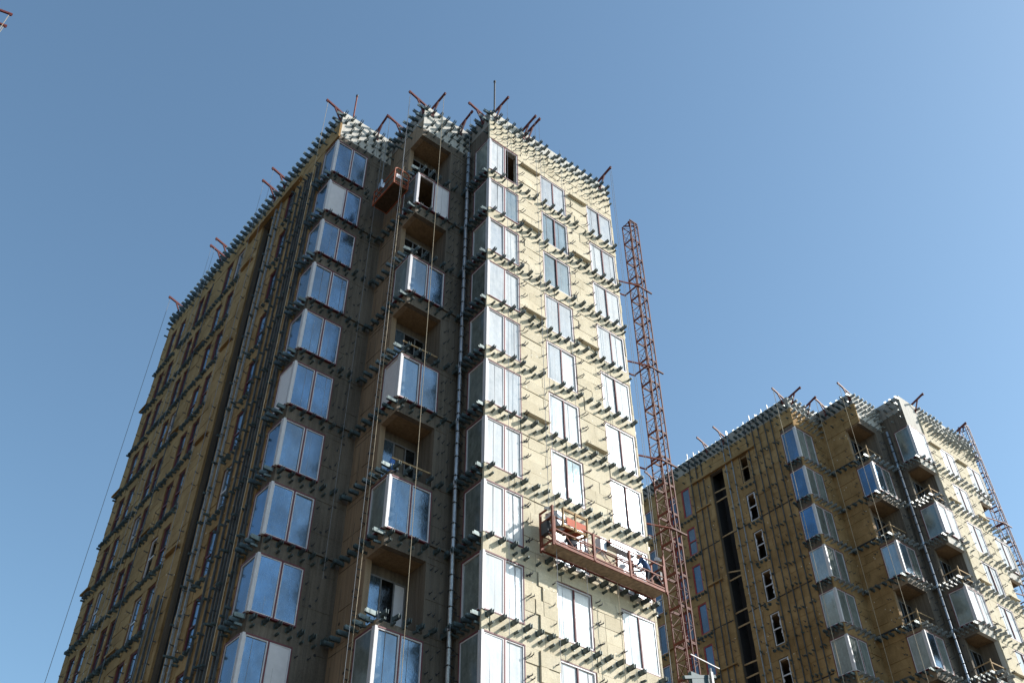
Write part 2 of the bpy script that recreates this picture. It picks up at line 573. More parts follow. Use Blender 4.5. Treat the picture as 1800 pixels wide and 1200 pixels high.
# ------------------------------------------------------------------ tower
LW = [(4.22, 4.98, 1), (9.78, 10.55, 2), (11.08, 11.86, 2), (13.62, 14.35, 3), (14.62, 15.38, 3), (17.0, 17.78, 4), (18.25, 19.05, 4)]   # windows of the long side
SLOT = (6.52, 7.72)
RAILS = [1.42, 1.70, 2.26, 2.55, 2.85, 3.36, 3.95, 5.52, 6.08, 8.28, 8.80, 9.40]

def tower(T, far, rows, detail_rows):
    off = Vector(T.location)
    camL = CAM - off
    boards, brs, hooks = [], [], []
    bottom = 0.0
    # ---- openings
    holes = {k: [] for k in F}
    logA = lambda k: False
    logB = lambda k: k % 2 == 0
    logC = lambda k: far and k % 2 == 1
    logD = lambda k: far and k % 2 == 1
    lz0 = lambda k: Z0 - FL * k - 2.70
    lz1 = lambda k: Z0 - FL * k + (0.33 if k == 0 else 0.10)
    WB = 1.90
    for k in range(rows):
        for (fl, fr_, test, wd) in (('AL', 'AR', logA, BW), ('BL', 'BR', logB, WB), ('CL', 'CR', logC, BW)):
            if test(k):
                r = (lz0(k), lz1(k))
            else:
                r = (zb(k), zt(k))
            holes[fl].append((0.0, BD, *r))
            holes[fr_].append((0.0, wd, *r))
        holes['CR'].append((3.33, 5.06, zb(k), zt(k) if k else Z0))
        if logD(k):
            holes['CR'].append((6.55, DX, lz0(k), lz1(k)))
            holes['DE'].append((0.0, 2.2, lz0(k), lz1(k)))
        else:
            holes['CR'].append((6.55, 8.36, zb(k), zt(k) if k else Z0))
        for (a, b, grp) in LW:
            z1 = Z0 - FL * k + (0.66 if k == 0 else 0.28)
            z0 = Z0 - FL * k - 1.87 + (0.15 if k == 0 else 0)
            holes['AL'].append((a, b, z0, z1))
    holes['AL'].append((SLOT[0], SLOT[1], 1.0, 45.15))
    spans = {'AL': (REC, LEN_L), 'AR': (REC, F['AR'].L + REC), 'BL': (REC, F['BL'].L + REC), 'BR': (REC, F['BR'].L + REC), 'CL': (REC, F['CL'].L + REC), 'CR': (REC, DX - REC), 'DE': (REC, 25.0)}
    cmat = 'concrete'
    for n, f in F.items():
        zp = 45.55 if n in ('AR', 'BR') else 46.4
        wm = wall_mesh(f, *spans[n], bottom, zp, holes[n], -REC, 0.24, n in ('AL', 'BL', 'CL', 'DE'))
        wm.build('wall', {'CR': 'concrete_pale', 'BL': 'concrete_bounce_lit'}.get(n, cmat), T)
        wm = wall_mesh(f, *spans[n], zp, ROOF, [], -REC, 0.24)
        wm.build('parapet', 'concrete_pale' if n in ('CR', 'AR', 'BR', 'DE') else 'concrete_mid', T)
    # back wall, roof deck and coping
    bk = MB()
    far_l = F['AL'].P(LEN_L, -REC, 0)
    bk.quad(far_l, (DX - REC, 25.0, 0), (DX - REC, 25.0, ROOF), far_l + Vector((0, 0, ROOF)))
    bk.build('wall', cmat, T)
    outline = [(AX + REC, AY + REC), (BX + REC, AY + REC), (BX + REC, BY + REC), (REC, BY + REC), (REC, REC), (DX - REC, REC), (DX - REC, 24.9), (far_l.x, far_l.y)]
    inner = [(AX + .4, AY + .4), (BX + .4, AY + .4), (BX + .4, BY + .4), (.4, BY + .4), (.4, .4), (DX - .4, .4), (DX - .4, 24.6), (far_l.x + .3, far_l.y - .3)]
    def slab(name, z0, z1, poly, m_):
        mb = MB()
        n = len(poly)
        mb.v = [(x, y, z0) for x, y in poly] + [(x, y, z1) for x, y in poly]
        mb.f = [tuple(range(n))[::-1], tuple(range(n, 2 * n))] + [(i, (i + 1) % n, n + (i + 1) % n, n + i) for i in range(n)]
        return mb.build(name, m_, T)
    slab('roof', 46.55, 46.75, inner, 'concrete_dark')
    cp = MB()
    n = len(outline)
    for i in range(n):
        a, b, c, d = outline[i], outline[(i + 1) % n], inner[(i + 1) % n], inner[i]
        cp.quad((*a, ROOF), (*b, ROOF), (*c, ROOF), (*d, ROOF))
        cp.quad((*d, ROOF), (*c, ROOF), (*c, 46.7), (*d, 46.7))
    cp.build('coping', 'concrete_pale', T)
    sl_poly = [(x + (0.016 if i in (0, 1, 2, 3, 4, 7) else -0.016), y + (0.016 if i < 6 else -0.016)) for i, (x, y) in enumerate(outline)]
    sl_poly += [tuple(F['AL'].P(a, d, 0))[:2] for a, d in ((SLOT[1] + 0.12, -0.12), (SLOT[1] + 0.12, -1.34), (SLOT[0] - 0.12, -1.34), (SLOT[0] - 0.12, -0.12))]
    for k in range(rows + 1):
        s0 = Z0 - FL * k + (0.36 if k == 0 else 0.13)
        slab('floor_slab', s0, Z0 - FL * k + (0.55 if k == 0 else 0.285), sl_poly, 'concrete_warm')
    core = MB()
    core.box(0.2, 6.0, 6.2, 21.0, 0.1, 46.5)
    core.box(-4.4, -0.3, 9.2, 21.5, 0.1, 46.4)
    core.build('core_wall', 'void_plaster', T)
    # slot shaft
    sh = MB()
    f = F['AL']
    fbox(sh, f, SLOT[0] - 0.1, SLOT[1] + 0.1, -1.32, -1.22, 1.0, 45.3)
    for a in (SLOT[0] - 0.1, SLOT[1] + 0.02):
        fbox(sh, f, a, a + 0.08, -1.215, -0.345, 1.0, 45.2)
    sh.build('shaft_lining', 'membrane' if far else 'dark_steel', T)
    if far:
        for z, tilt in ((43.6, 0.1), (42.9, 0.0), (40.0, 0.0), (36.9, 0.35), (36.6, 0.0), (34.2, 0.0), (33.2, 0.0), (30.6, 0.05), (29.8, 0.0), (27.0, 0.0)):
            pk = MB()
            pk.bar(f.P(SLOT[0] + 0.02, -0.25, z), f.P(SLOT[1] - 0.02, -0.25, z + tilt), 0.05, 0.10)
            pk.build('plank', 'timber', T)
    # ---- loggias
    def loggia(fl, fr_, k, wd, mirror=False):
        z0, z1 = lz0(k) - 0.01, lz1(k) + 0.02
        mb = MB()
        fbox(mb, fr_, 0.36, wd + 0.15, -BD - 0.34, -BD - 0.22, z0, z1)           # rear wall
        fbox(mb, fr_, wd + 0.02, wd + 0.14, -BD - 0.215, -0.345, z0, z1)          # side wall
        Lg = mb.build('loggia', 'concrete', T)
        kind = k % 4
        pn = [['glass_black', 'glass_black', 'glass_black'], ['glass_blue', 'glass_black', 'glass_black'], ['glass_blue', None, 'glass_black'], ['glass_blue', 'glass_black', 'white_panel']][{4: 1, 6: 2, 8: 3}.get(k, 0) if not far else 1]
        fs = MB()
        z0, z1 = lz0(k), lz1(k)
        dd = -BD - 0.20
        for x in (0.30, 0.85, 1.40, wd - 0.04):
            fbox(fs, fr_, x, x + 0.05, dd, dd + 0.06, z0 + 0.02, z1 - 0.48)
        fbox(fs, fr_, 0.30, wd, dd + 0.002, dd + 0.058, z1 - 0.48, z1 - 0.42)
        fbox(fs, fr_, 0.30, wd, dd + 0.002, dd + 0.058, z0 + 0.02, z0 + 0.09)
        dr = fs.build('door_frame', 'frame_dim', Lg)
        for i, x in enumerate((0.35, 0.90, 1.45)):
            if pn[i]:
                p = MB()
                fbox(p, fr_, x, min(x + 0.50, wd - 0.04), dd + 0.01, dd + 0.03, z0 + 0.09, z1 - 0.48)
                p.build('pane', pn[i], Lg)
        if far or k in (4, 6):
            def rail(a, b, wdt, ht):
                tb = MB()
                tb.bar(a, b, wdt, ht)
                tb.build('guard_board', 'timber', Lg)
            for h in ((0.55, 1.0) if far else (0.62,)):
                rail(fr_.P(0.16, -0.2, z0 + h), fr_.P(wd, -0.2, z0 + h + 0.05), 0.035, 0.07)
                if far:
                    rail(fl.P(0.23, -0.2, z0 + h + 0.03), fl.P(BD, -0.2, z0 + h - 0.03), 0.035, 0.07)
            if far:
                rail(fr_.P(0.14, -0.14, z0), fr_.P(0.14, -0.14, z0 + 1.15), 0.07, 0.07)
        return Lg
    for k in range(rows):
        if logB(k):
            loggia(F['BL'], F['BR'], k, WB)
        if logC(k):
            loggia(F['CL'], F['CR'], k, BW)
        if logD(k):
            f = F['CR']
            mb = MB()
            fbox(mb, f, 6.25, 6.38, -2.3, -0.345, lz0(k), lz1(k))
            fbox(mb, f, 6.40, 8.0, -2.45, -2.31, lz0(k), lz1(k))
            mb.build('loggia', 'concrete_warm', T)
    # ---- glazing
    for k in range(rows):
        fm = 'glass_film'
        if not far:
            lpA = 'white_panel' if k == 5 else 'glass_blue'
            rpA = ['glass_blue', 'glass_blue']
            if k == 1: rpA = ['white_panel', 'glass_blue']
            if k == 9: rpA = ['glass_blue', 'white_panel']
            bay(T, F['AL'], F['AR'], k, lpA, rpA, BW)
            if k % 2 == 1:
                bay(T, F['BL'], F['BR'], k, 'white_panel' if k == 5 else 'glass_dark', [None, 'white_panel'] if k == 1 else ['glass_blue', 'glass_blue'], WB)
            rc = ['glass_film', 'glass_film']
            if k == 0: rc = ['glass_film', None]
            if k == 1: rc = ['glass_film', 'glass_grey']
            bay(T, F['CL'], F['CR'], k, 'glass_dark', rc, BW)
            p4 = ['glass_film', 'glass_film']
            if k in (1, 2): p4 = ['glass_grey', 'glass_grey']
            if k == 6: p4 = ['glass_film', 'glass_grey']
            window(T, F['CR'], 3.33, 5.06, zb(k), zt(k) if k else Z0, -0.02, p4)
            window(T, F['CR'], 6.55, 8.36, zb(k), zt(k) if k else Z0, -0.02, ['glass_film', 'glass_film'])
        else:
            bay(T, F['AL'], F['AR'], k, 'glass_blue' if k < 3 else 'glass_grey', ['glass_dark', 'glass_dark'], BW)
            if k % 2 == 1:
                bay(T, F['BL'], F['BR'], k, 'glass_blue' if k < 3 else 'glass_grey', ['glass_blue', 'glass_dark'], WB)
            if not logC(k):
                bay(T, F['CL'], F['CR'], k, 'glass_dark', ['glass_film', 'glass_film'], BW)
            window(T, F['CR'], 3.33, 5.06, zb(k), zt(k) if k else Z0, -0.02, ['glass_film', 'glass_film'])
            if not logD(k):
                window(T, F['CR'], 6.55, 8.36, zb(k), zt(k) if k else Z0, -0.02, ['glass_film', 'glass_film'])
        for (a, b, grp) in LW:
            z1 = Z0 - FL * k + (0.66 if k == 0 else 0.28)
            z0 = Z0 - FL * k - 1.87 + (0.15 if k == 0 else 0)
            rec = -0.06 if not far else -0.04
            if far and grp == 1:
                if k == 0:
                    window(T, F['AL'], a, b, z0, z1, rec, [None], 'timber', 'membrane', 0.5)
                else:
                    Wn = window(T, F['AL'], a, b, z0, z1, rec, [None], 'white_frame', 'membrane', 0.5, 0.05, 0.03)
                    # torn rags of film left round the edge of the light
                    rg = MB()
                    ff = F['AL']
                    for i in range(9):
                        t0 = random.random()
                        side = random.choice((0, 1))
                        wv = random.uniform(0.03, 0.10)
                        zz = z0 + 0.1 + t0 * (z1 - z0 - 0.35)
                        x = a + 0.085 if side == 0 else b - 0.085
                        s_ = 1 if side == 0 else -1
                        P = ff.P
                        rg.quad(P(x, rec - 0.02, zz), P(x, rec - 0.02, zz + 0.28), P(x + s_ * wv * 0.6, rec - 0.015, zz + 0.24), P(x + s_ * wv, rec + 0.01, zz + 0.06))
                    rg.build('film_rag', 'white_panel', Wn)
            elif far:
                window(T, F['AL'], a, b, z0, z1, rec, ['glass_slate'], 'red_frame' if grp == 2 else 'white_frame', 'red_frame', 0.5 if (k * 3 + grp) % 4 == 1 else None, 0.04, 0.04)
            elif grp == 2 and k == 6 and a > 10:
                window(T, F['AL'], a, b, z0, z1, -0.05, [None], 'white_frame', 'seal_tape', 0.52, 0.06)
            else:
                frm = 'white_frame' if (k * 5 + int(a * 3)) % 13 == 3 else 'seal_tape'
                window(T, F['AL'], a, b, z0, z1, rec, ['glass_blue'], frm, 'seal_tape', 0.45 if k > 2 else None, 0.03, 0.03)
    # ---- insulation boards
    def add_boards(fn, a0, a1, z0, z1, m_, th=0.0, bw=1.2, jit=0.02, lo=-REC):
        f = F[fn]
        gap = 0.007
        hs = [h for h in holes[fn] if h[2] < z1 - 0.01 and h[3] > z0 + 0.01 and h[0] < a1 and h[1] > a0]
        segs = [(a0, a1)]
        for h in hs:
            ns = []
            for s0, s1 in segs:
                if h[1] <= s0 or h[0] >= s1:
                    ns.append((s0, s1)); continue
                if h[0] > s0: ns.append((s0, h[0]))
                if h[1] < s1: ns.append((h[1], s1))
            segs = ns
        nseg = []
        for s0, s1 in segs:
            if fn == 'CR' and not far and 13.0 < z0 < 20.4 and abs(s0 - 1.84) < 0.05 and s1 < 3.5:
                c_ = (2.32, 2.48, 2.30, 2.62, 2.45, 2.75)[int(z0 * 1.7) % 6]
                nseg += [(s0, c_, th), (c_ + 0.02, s1, th + 0.055)]
            else:
                nseg.append((s0, s1, th))
        for s0, s1, th in nseg:
            if s1 - s0 < 0.05:
                continue
            x = s0
            first = random.choice((0.35, 0.6, 0.85, 1.2)) * bw / 1.2
            while x < s1 - 1e-4:
                e = min(s1, x + first)
                if s1 - e < 0.16: e = s1
                first = bw
                d1 = th + random.uniform(-jit, jit)
                d2 = d1 + random.uniform(-0.006, 0.006)
                boards.append((fn, x + gap, e - gap, z0 + gap, z1 - gap, lo - 0.0 + 0.002, d1, d2, m_))
                x = e
    def courses(levels):
        out = []
        for a, b in levels:
            n = max(1, round((b - a) / 0.58))
            for i in range(n):
                out.append((a + (b - a) * i / n, a + (b - a) * (i + 1) / n))
        return out
    insR = 'insulation_sunlit'
    insL = 'insulation_shaded'
    levR, levL = [(45.0, 46.62)], [(45.30, 46.55)]
    for k in range(rows):
        t_ = zt(k) if k else Z0
        levR.append((zb(k), t_))
        levR.append((Z0 - FL * (k + 1), zb(k)))
        l1 = Z0 - FL * k + (0.66 if k == 0 else 0.28)
        l0 = Z0 - FL * k - 1.87 + (0.15 if k == 0 else 0)
        levL.append((l0, l1))
        levL.append((Z0 - FL * (k + 1) + 0.28, l0))
    # top band of the right front between the head of the first windows and the parapet
    levR.append((Z0, 45.0))
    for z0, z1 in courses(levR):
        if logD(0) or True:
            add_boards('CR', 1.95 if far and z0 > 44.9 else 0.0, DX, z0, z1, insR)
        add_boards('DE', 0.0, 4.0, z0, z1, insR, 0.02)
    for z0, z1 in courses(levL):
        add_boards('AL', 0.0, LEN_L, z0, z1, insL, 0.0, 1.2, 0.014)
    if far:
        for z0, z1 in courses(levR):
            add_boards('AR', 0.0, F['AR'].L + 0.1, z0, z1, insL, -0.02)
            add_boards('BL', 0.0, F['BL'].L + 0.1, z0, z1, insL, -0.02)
    def area_score(s):
        f = F[s[0]]
        c = f.P((s[1] + s[2]) / 2, 0, (s[3] + s[4]) / 2)
        v = camL - c
        return (s[2] - s[1]) * (s[4] - s[3]) * max(0, v.normalized().dot(f.n)) / v.length_squared
    def inframe(c):
        d = c + off - CAM
        zc = d.dot(fw)
        return zc > 0 and abs(d.dot(r2) / zc) < 0.53 and abs(d.dot(u2) / zc) < 0.36
    boards.sort(key=lambda s: -area_score(s) * (1 if inframe(F[s[0]].P((s[1] + s[2]) / 2, 0, s[3])) else 0))
    rest = {}
    for i, s in enumerate(boards):
        f = F[s[0]]
        mb = MB() if i < 300 else rest.setdefault(s[8], MB())
        P = f.P
        a0, a1, z0, z1, lo, d1, d2 = s[1:8]
        mb.hexa([P(a0, d1, z0), P(a1, d2, z0), P(a1, lo, z0), P(a0, lo, z0), P(a0, d1, z1), P(a1, d2, z1), P(a1, lo, z1), P(a0, lo, z1)])
        if i < 300:
            mb.build('insulation_board', s[8], T)
    for m_, mb in rest.items():
        o = mb.build('insulation_boards', m_, T)
        o['kind'] = 'stuff'
    # ---- horizontal fire-break ledges
    def ledge(fn, a0, a1, z, out, m_='concrete', th=0.09):
        mb = MB()
        fbox(mb, F[fn], a0, a1, 0.0 if fn in ('CR', 'AL') else -REC + 0.002, out, z - th, z)
        mb.build('ledge', m_, T)
    for k in range(rows):
        if k % 2 == 0 or k == 1:
            pass
        for (a0, a1, kk) in ((2.0, 3.22, (0, 1, 3, 5, 9)), (5.22, 6.42, (0, 1, 3, 5, 7))):
            if k in kk:
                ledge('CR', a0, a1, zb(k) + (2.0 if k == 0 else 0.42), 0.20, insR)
        if k % 2 == 1:
            ledge('AR', 1.9, 3.10, zb(k) + 0.1, -0.02, 'concrete')
            ledge('BL', 1.3, 3.05, zb(k) + 0.1, -0.02, 'concrete')
            ledge('BR', 1.95, 2.85, zb(k) + 0.1, -0.02, 'concrete')
        if k % 2 == 0:
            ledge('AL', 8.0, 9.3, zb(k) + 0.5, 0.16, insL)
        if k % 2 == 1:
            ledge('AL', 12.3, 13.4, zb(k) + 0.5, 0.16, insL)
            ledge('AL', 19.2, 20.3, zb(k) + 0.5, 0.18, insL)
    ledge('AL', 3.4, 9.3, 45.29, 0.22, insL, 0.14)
    if far:
        # black tape at the joints of the insulated recess and across the long side
        def fbox_tape(f, *a):
            sm = MB()
            fbox(sm, f, *a)
            sm.build('joint_tape', 'membrane', T)
        for k in range(rows):
            z = zb(k) - 0.05 + 1.5 * 0
            if k % 2 == 0:
                fbox_tape(F['AR'], BW + 0.05, 3.12, -0.035, 0.03, z, z + 0.10)
                fbox_tape(F['BL'], BD + 0.05, 3.02, -0.035, 0.03, z, z + 0.10)
            if k % 2 == 1:
                fbox_tape(F['AL'], BD + 0.2, 4.1, 0.0, 0.022, z + 0.35, z + 0.41)
                fbox_tape(F['AL'], 5.05, SLOT[0] - 0.05, 0.0, 0.022, z + 0.35, z + 0.41)
                fbox_tape(F['AL'], SLOT[1] + 0.05, 9.6, 0.0, 0.022, z + 0.35, z + 0.41)
    # ---- vertical rails
    for i, a in enumerate(RAILS):
        lowr = (not far) and i >= 9
        top = 47.6 if far else (44.4 if i < 7 else 45.1)
        if lowr: top = 22.3 + 0.4 * i % 0.7
        if far: top += random.uniform(0.0, 0.45)
        bot = Z0 - FL * rows
        if far and a in (1.42, 2.55):
            continue
        mb = MB()
        f = F['AL']
        q = 0.018 if far else 0.024
        d0, d1 = (0.03, 0.12) if far else (0.03, 0.115)
        fbox(mb, f, a - q, a - q + 0.010, d0, d1, bot, top)
        fbox(mb, f, a + q - 0.010, a + q, d0, d1, bot, top)
        fbox(mb, f, a - q + 0.010, a + q - 0.010, d0, d0 + 0.010, bot, top)
        mb.build('facade_rail', 'galvanised' if i in (7, 8) else 'rail_steel', T)
    if not far:
        mb = MB()
        mb.tube(F['AL'].P(13.2, 0.14, 0), F['AL'].P(13.2, 0.14, 45.0), 0.026, 6)
        mb.build('facade_rail', 'rail_steel', T)
    # ---- brackets
    def line(fn, a0, a1, z, step, kind, jz=0.012, skip=0.0):
        f = F[fn]
        n = max(1, int(round((a1 - a0) / step)))
        for i in range(n + 1):
            if random.random() < skip:
                continue
            a = a0 + (a1 - a0) * i / n + random.uniform(-0.025, 0.025)
            brs.append((fn, a, z + random.uniform(-jz, jz), kind))
    depth = {'AL': 0.0, 'AR': -REC, 'BL': -REC, 'BR': -REC, 'CL': -REC, 'CR': 0.0, 'DE': 0.0}
    if far:
        depth['AR'] = depth['BL'] = -0.02
    for k in range(rows):
        z = zb(k) - 0.17
        if not logB(k) or True:
            pass
        line('CR', 0.22, 8.25, z, 0.54, 'big', 0.025, 0.09)
        line('CR', 0.30, 8.30, z - 0.30, 0.54, 'small', 0.012, 0.12)
        line('AR', 0.25, 2.95, z, 0.45, 'big')
        line('AR', 0.28, 2.6, z - 0.28, 0.45, 'small', 0.012, 0.2)
        line('BL', 0.15, 2.85, z - (0.12 if logB(k) else 0), 0.45, 'big')
        line('BL', 0.30, 1.2, z - 0.30, 0.40, 'small')
        line('BR', 0.25, 2.7, z - (0.12 if logB(k) else 0), 0.45, 'big')
        line('BR', 0.25, 2.0, z - 0.32, 0.45, 'small', 0.012, 0.15)
        line('CL', 0.10, 1.75, z, 0.33, 'big', 0.02)
        line('CL', 0.22, 1.4, z - 0.28, 0.33, 'small')
        line('DE', 0.3, 3.4, z, 0.5, 'big')
        # long side: a group under every window pair, a few between the rails
        zl = Z0 - FL * k - 1.87 - 0.22
        line('AL', 0.15, 1.25, z, 0.33, 'big')
        line('AL', 0.2, 1.2, z - 0.26, 0.33, 'small')
        for (a0, a1) in (((4.05, 5.1), (9.55, 19.8)) if not far else ((4.05, 5.1), (9.6, 12.0), (13.4, 15.5), (16.8, 19.2))):
            line('AL', a0, a1, zl, 0.30, 'mid', 0.03, 0.06)
            line('AL', a0 + 0.1, a1 - 0.1, zl - 0.24, 0.36, 'small', 0.03, 0.45)
        for a in RAILS[:9]:
            for q in (0, 1):
                brs.append(('AL', a + (0.07 if q else -0.05), zl + 0.4 + 1.45 * q + random.uniform(-0.15, 0.15), 'small'))
    # parapet rows
    for fn, a1, st in (('CR', 8.3, 0.44), ('AR', 2.95, 0.44), ('BR', 2.7, 0.44)):
        st0 = 2.1 if far and fn == 'CR' else 0.18
        line(fn, st0, a1, 47.33, st, 'big', 0.015, 0.05)
        line(fn, st0 + 0.15, a1, 46.80, st, 'big', 0.02, 0.08)
        if fn != 'CR':
            line(fn, 0.2, a1, 46.25, st, 'big', 0.02, 0.1)
            line(fn, 0.3, a1, 45.72, st, 'small', 0.02, 0.1)
            line(fn, 0.3, a1, 45.30, st, 'small', 0.02, 0.1)
        elif far:
            line(fn, 2.0, a1, 46.3, st, 'big', 0.02, 0.1)
            line(fn, 2.0, a1, 45.8, st, 'big', 0.02, 0.1)
        else:
            line(fn, 0.25, a1, 46.30, st, 'small', 0.03, 0.06)
            line(fn, 0.25, a1, 45.80, st, 'small', 0.03, 0.15)
    for fn, a1 in (('AL', 19.9), ('BL', 2.85), ('CL', 1.75), ('DE', 6.0)):
        st = 0.42
        line(fn, 0.15, a1, 47.35, st, 'big', 0.02, 0.05)
        line(fn, 0.30, a1, 46.85, st, 'big', 0.03, 0.1)
        line(fn, 0.30, a1, 46.35, st, 'small', 0.03, 0.25)
        line(fn, 0.30, a1, 45.75, 0.9, 'small', 0.03, 0.25)
    def br_score(s):
        f = F[s[0]]
        c = f.P(s[1], 0, s[2])
        v = camL - c
        vis = max(0.05, v.normalized().dot(f.n)) if s[0] != 'DE' else 0.0
        return (1 if s[3] == 'big' else 0.3) * vis / v.length_squared * (1 if inframe(c) else 0.01)
    brs.sort(key=lambda s: -br_score(s))
    rb = MB()
    rp = MB()
    for i, s in enumerate(brs):
        f = F[s[0]]
        d = depth[s[0]]
        if s[2] > 46.6 and s[0] in ('CR', 'AL', 'DE'): d = -REC
        p = f.P(s[1], d, s[2])
        rz = f.rz + random.uniform(-0.05, 0.05)
        tl = random.gauss(0, 0.05)
        sy = random.uniform(0.86, 1.08) * (1.15 if s[0] in ('BL', 'CL') else 1.0)
        if i < 300:
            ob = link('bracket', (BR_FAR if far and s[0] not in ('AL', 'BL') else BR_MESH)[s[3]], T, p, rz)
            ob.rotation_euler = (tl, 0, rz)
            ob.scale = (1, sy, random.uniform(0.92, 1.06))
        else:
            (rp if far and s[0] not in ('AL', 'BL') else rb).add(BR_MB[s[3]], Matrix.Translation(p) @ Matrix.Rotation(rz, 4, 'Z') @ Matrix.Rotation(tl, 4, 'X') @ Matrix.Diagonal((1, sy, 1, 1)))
    rb.build('brackets', 'bracket_steel', T)['kind'] = 'stuff'
    if rp.v:
        rp.build('brackets', 'bracket_sunlit', T)['kind'] = 'stuff'
    # ---- small wall hooks
    hk = MB()
    def hook(fn, a, z, s=1.0):
        f = F[fn]
        hk.add(HOOK, Matrix.Translation(f.P(a, depth[fn], z)) @ Matrix.Rotation(f.rz + random.uniform(-0.25, 0.25), 4, 'Z') @ Matrix.Scale(s, 4))
    for k in range(rows):
        for z in (zb(k) + 0.35, zb(k) + 1.15, zb(k) + 1.95):
            for a in (1.98, 2.10, 3.12, 5.24, 5.36, 6.36, 6.45):
                hook('CR', a, z + random.uniform(-0.05, 0.05), 1.25)
            for a in (2.02, 2.5):
                hook('AR', a, z + random.uniform(-0.2, 0.2))
            for a in (1.45, 1.6):
                hook('BL', a, z + random.uniform(-0.2, 0.2))
            for a in (2.1, 2.3, 2.55):
                hook('BR', a, z + random.uniform(-0.2, 0.2))
            for a in (1.35, 1.55, 1.75):
                hook('CL', a, z + random.uniform(-0.2, 0.2))
            for a in (1.45, 4.05, 5.12, 9.6, 10.8, 12.0, 13.45, 14.5, 15.55, 16.8, 18.0, 19.3, 8.0, 5.9, 3.1, 2.5):
                hook('AL', a + random.uniform(-0.05, 0.05), z + random.uniform(-0.15, 0.15), 1.1)
    for z in (45.1, 45.5, 46.0):
        for i in range(5 if far else 0, 19):
            hook('CR', 0.3 + i * 0.43, z + random.uniform(-0.1, 0.1), 1.2)
    o = hk.build('wall_hooks', 'dark_steel', T)
    o['kind'] = 'stuff'
    # ---- rain pipe in the inner corner
    pp = MB()
    px, py = -0.13, 1.60
    pp.tube((px, py, 0.3), (px, py, 45.2), 0.085, 10)
    D = pp.build('drainpipe', 'galvanised', T, True)
    cl = MB()
    z = 1.0
    while z < 45:
        cl.box(px - 0.10, px + 0.10, py - 0.10, py + 0.10, z, z + 0.03)
        cl.box(px + 0.05, px + 0.23, py - 0.012, py + 0.012, z + 0.005, z + 0.025)
        z += 0.62 if int(z * 7) % 3 else 0.9
    cl.build('pipe_clips', 'dark_steel', D)['kind'] = 'stuff'
    for k in range(rows):
        z = zb(k) - 0.25
        mj = MB()
        mj.tube((px, py, z), (px, py, z + 0.22), 0.105, 10)
        mj.build('pipe_joint', 'galvanised', D)
    if not far:
        fin = MB()
        for fn, a0, a1 in (('AR', BW + 0.05, F['AR'].L), ('BL', BD + 0.05, F['BL'].L), ('BR', 1.95, F['BR'].L), ('CL', BD + 0.05, F['CL'].L)):
            f = F[fn]
            for k in range(-1, rows):
                for zz in (Z0 - FL * (k + 1) + 0.05, Z0 - FL * (k + 1) + 0.30, Z0 - FL * (k + 1) + 1.65):
                    w_ = random.uniform(0.010, 0.022)
                    x = a0
                    while x < a1 - 0.1:
                        e = min(a1, x + random.uniform(0.3, 0.9))
                        if random.random() < 0.8:
                            fbox(fin, f, x, e, -REC - 0.01, -REC + random.uniform(0.006, 0.02), zz, zz + w_)
                        x = e
                x = a0 + random.uniform(0.2, 0.5)
                while x < a1 - 0.1:
                    z_ = Z0 - FL * (k + 1) + random.uniform(0.3, 0.5)
                    fbox(fin, f, x, x + 0.014, -REC - 0.01, -REC + random.uniform(0.004, 0.014), z_, z_ + random.uniform(1.6, 2.6))
                    x += random.uniform(0.45, 0.75)
        fin.build('mortar_fins', 'concrete', T)['kind'] = 'stuff'
    # tie holes in the bare concrete
    th = MB()
    for k in range(rows):
        for fn, a, zz in (('AR', 2.3, 1.0), ('BL', 1.9, 1.35), ('BL', 2.6, 0.4), ('AR', 2.75, 2.3)):
            f = F[fn]
            z = zb(k) + zz
            th.tube(f.P(a, depth[fn] - 0.03, z), f.P(a, depth[fn] + 0.004, z), 0.06, 8)
    if not far:
        th.build('tie_hole_plugs', 'membrane', T)['kind'] = 'stuff'
    return T

near = thing('apartment_tower', 'tall unfinished apartment tower on the left, glazed corner bays over bare concrete and sunlit insulation', 'building', NEAR_T)
far_t = thing('apartment_tower', 'farther unfinished apartment tower at lower right, brown insulated side with open balconies', 'building', FAR_T)
tower(near, False, 11, 11)
tower(far_t, True, 8, 8)

# ------------------------------------------------------------------ neighbouring tower just outside the left edge
F3 = Face((-22.55, 12.6), (0, -1), (1, 0), 20.0)
t3 = thing('apartment_tower', 'neighbouring tower just past the top left edge, carrying two roof davits', 'building', (0, 0, 0))
nb = MB()
nb.box(-34.0, -22.65, -7.4, 12.5, 0.0, ROOF)
nb.build('wall', 'concrete', t3)
for k in range(5):
    for a in (1.0, 4.2, 7.4, 10.6, 13.8, 17.0):
        window(t3, F3, a, a + 1.7, zb(k), zt(k), -0.03, ['glass_blue', 'glass_blue'])

# ------------------------------------------------------------------ roof davits
def davit_meshes(m_):
    a = MB(); a.bar((0, 0.42, 0.0), (0, -0.80, 0.38), 0.085, 0.11)
    a.bar((0, -0.78, 0.375), (0, -0.95, 0.43), 0.10, 0.085)
    b = MB(); b.bar((0, -0.03, -0.50), (0, -0.42, 0.22), 0.065, 0.07)
    c = MB(); c.bar((0, -0.02, -0.52), (0, 0.13, 0.06), 0.07, 0.08)
    d = MB(); d.bar((0, 0.40, 0.0), (0, 0.95, -0.90), 0.07, 0.08)
    e = MB(); e.tube((-0.035, -0.88, 0.36), (0.035, -0.88, 0.36), 0.075, 10)
    f = MB(); f.box(-0.10, 0.10, -0.035, 0.09, -0.66, -0.46)
    return [(n, x.mesh(n, m_)) for n, x in (('beam', a), ('strut', b), ('leg', c), ('tail', d), ('pulley', e), ('foot', f))]
DAV = davit_meshes('davit_steel')
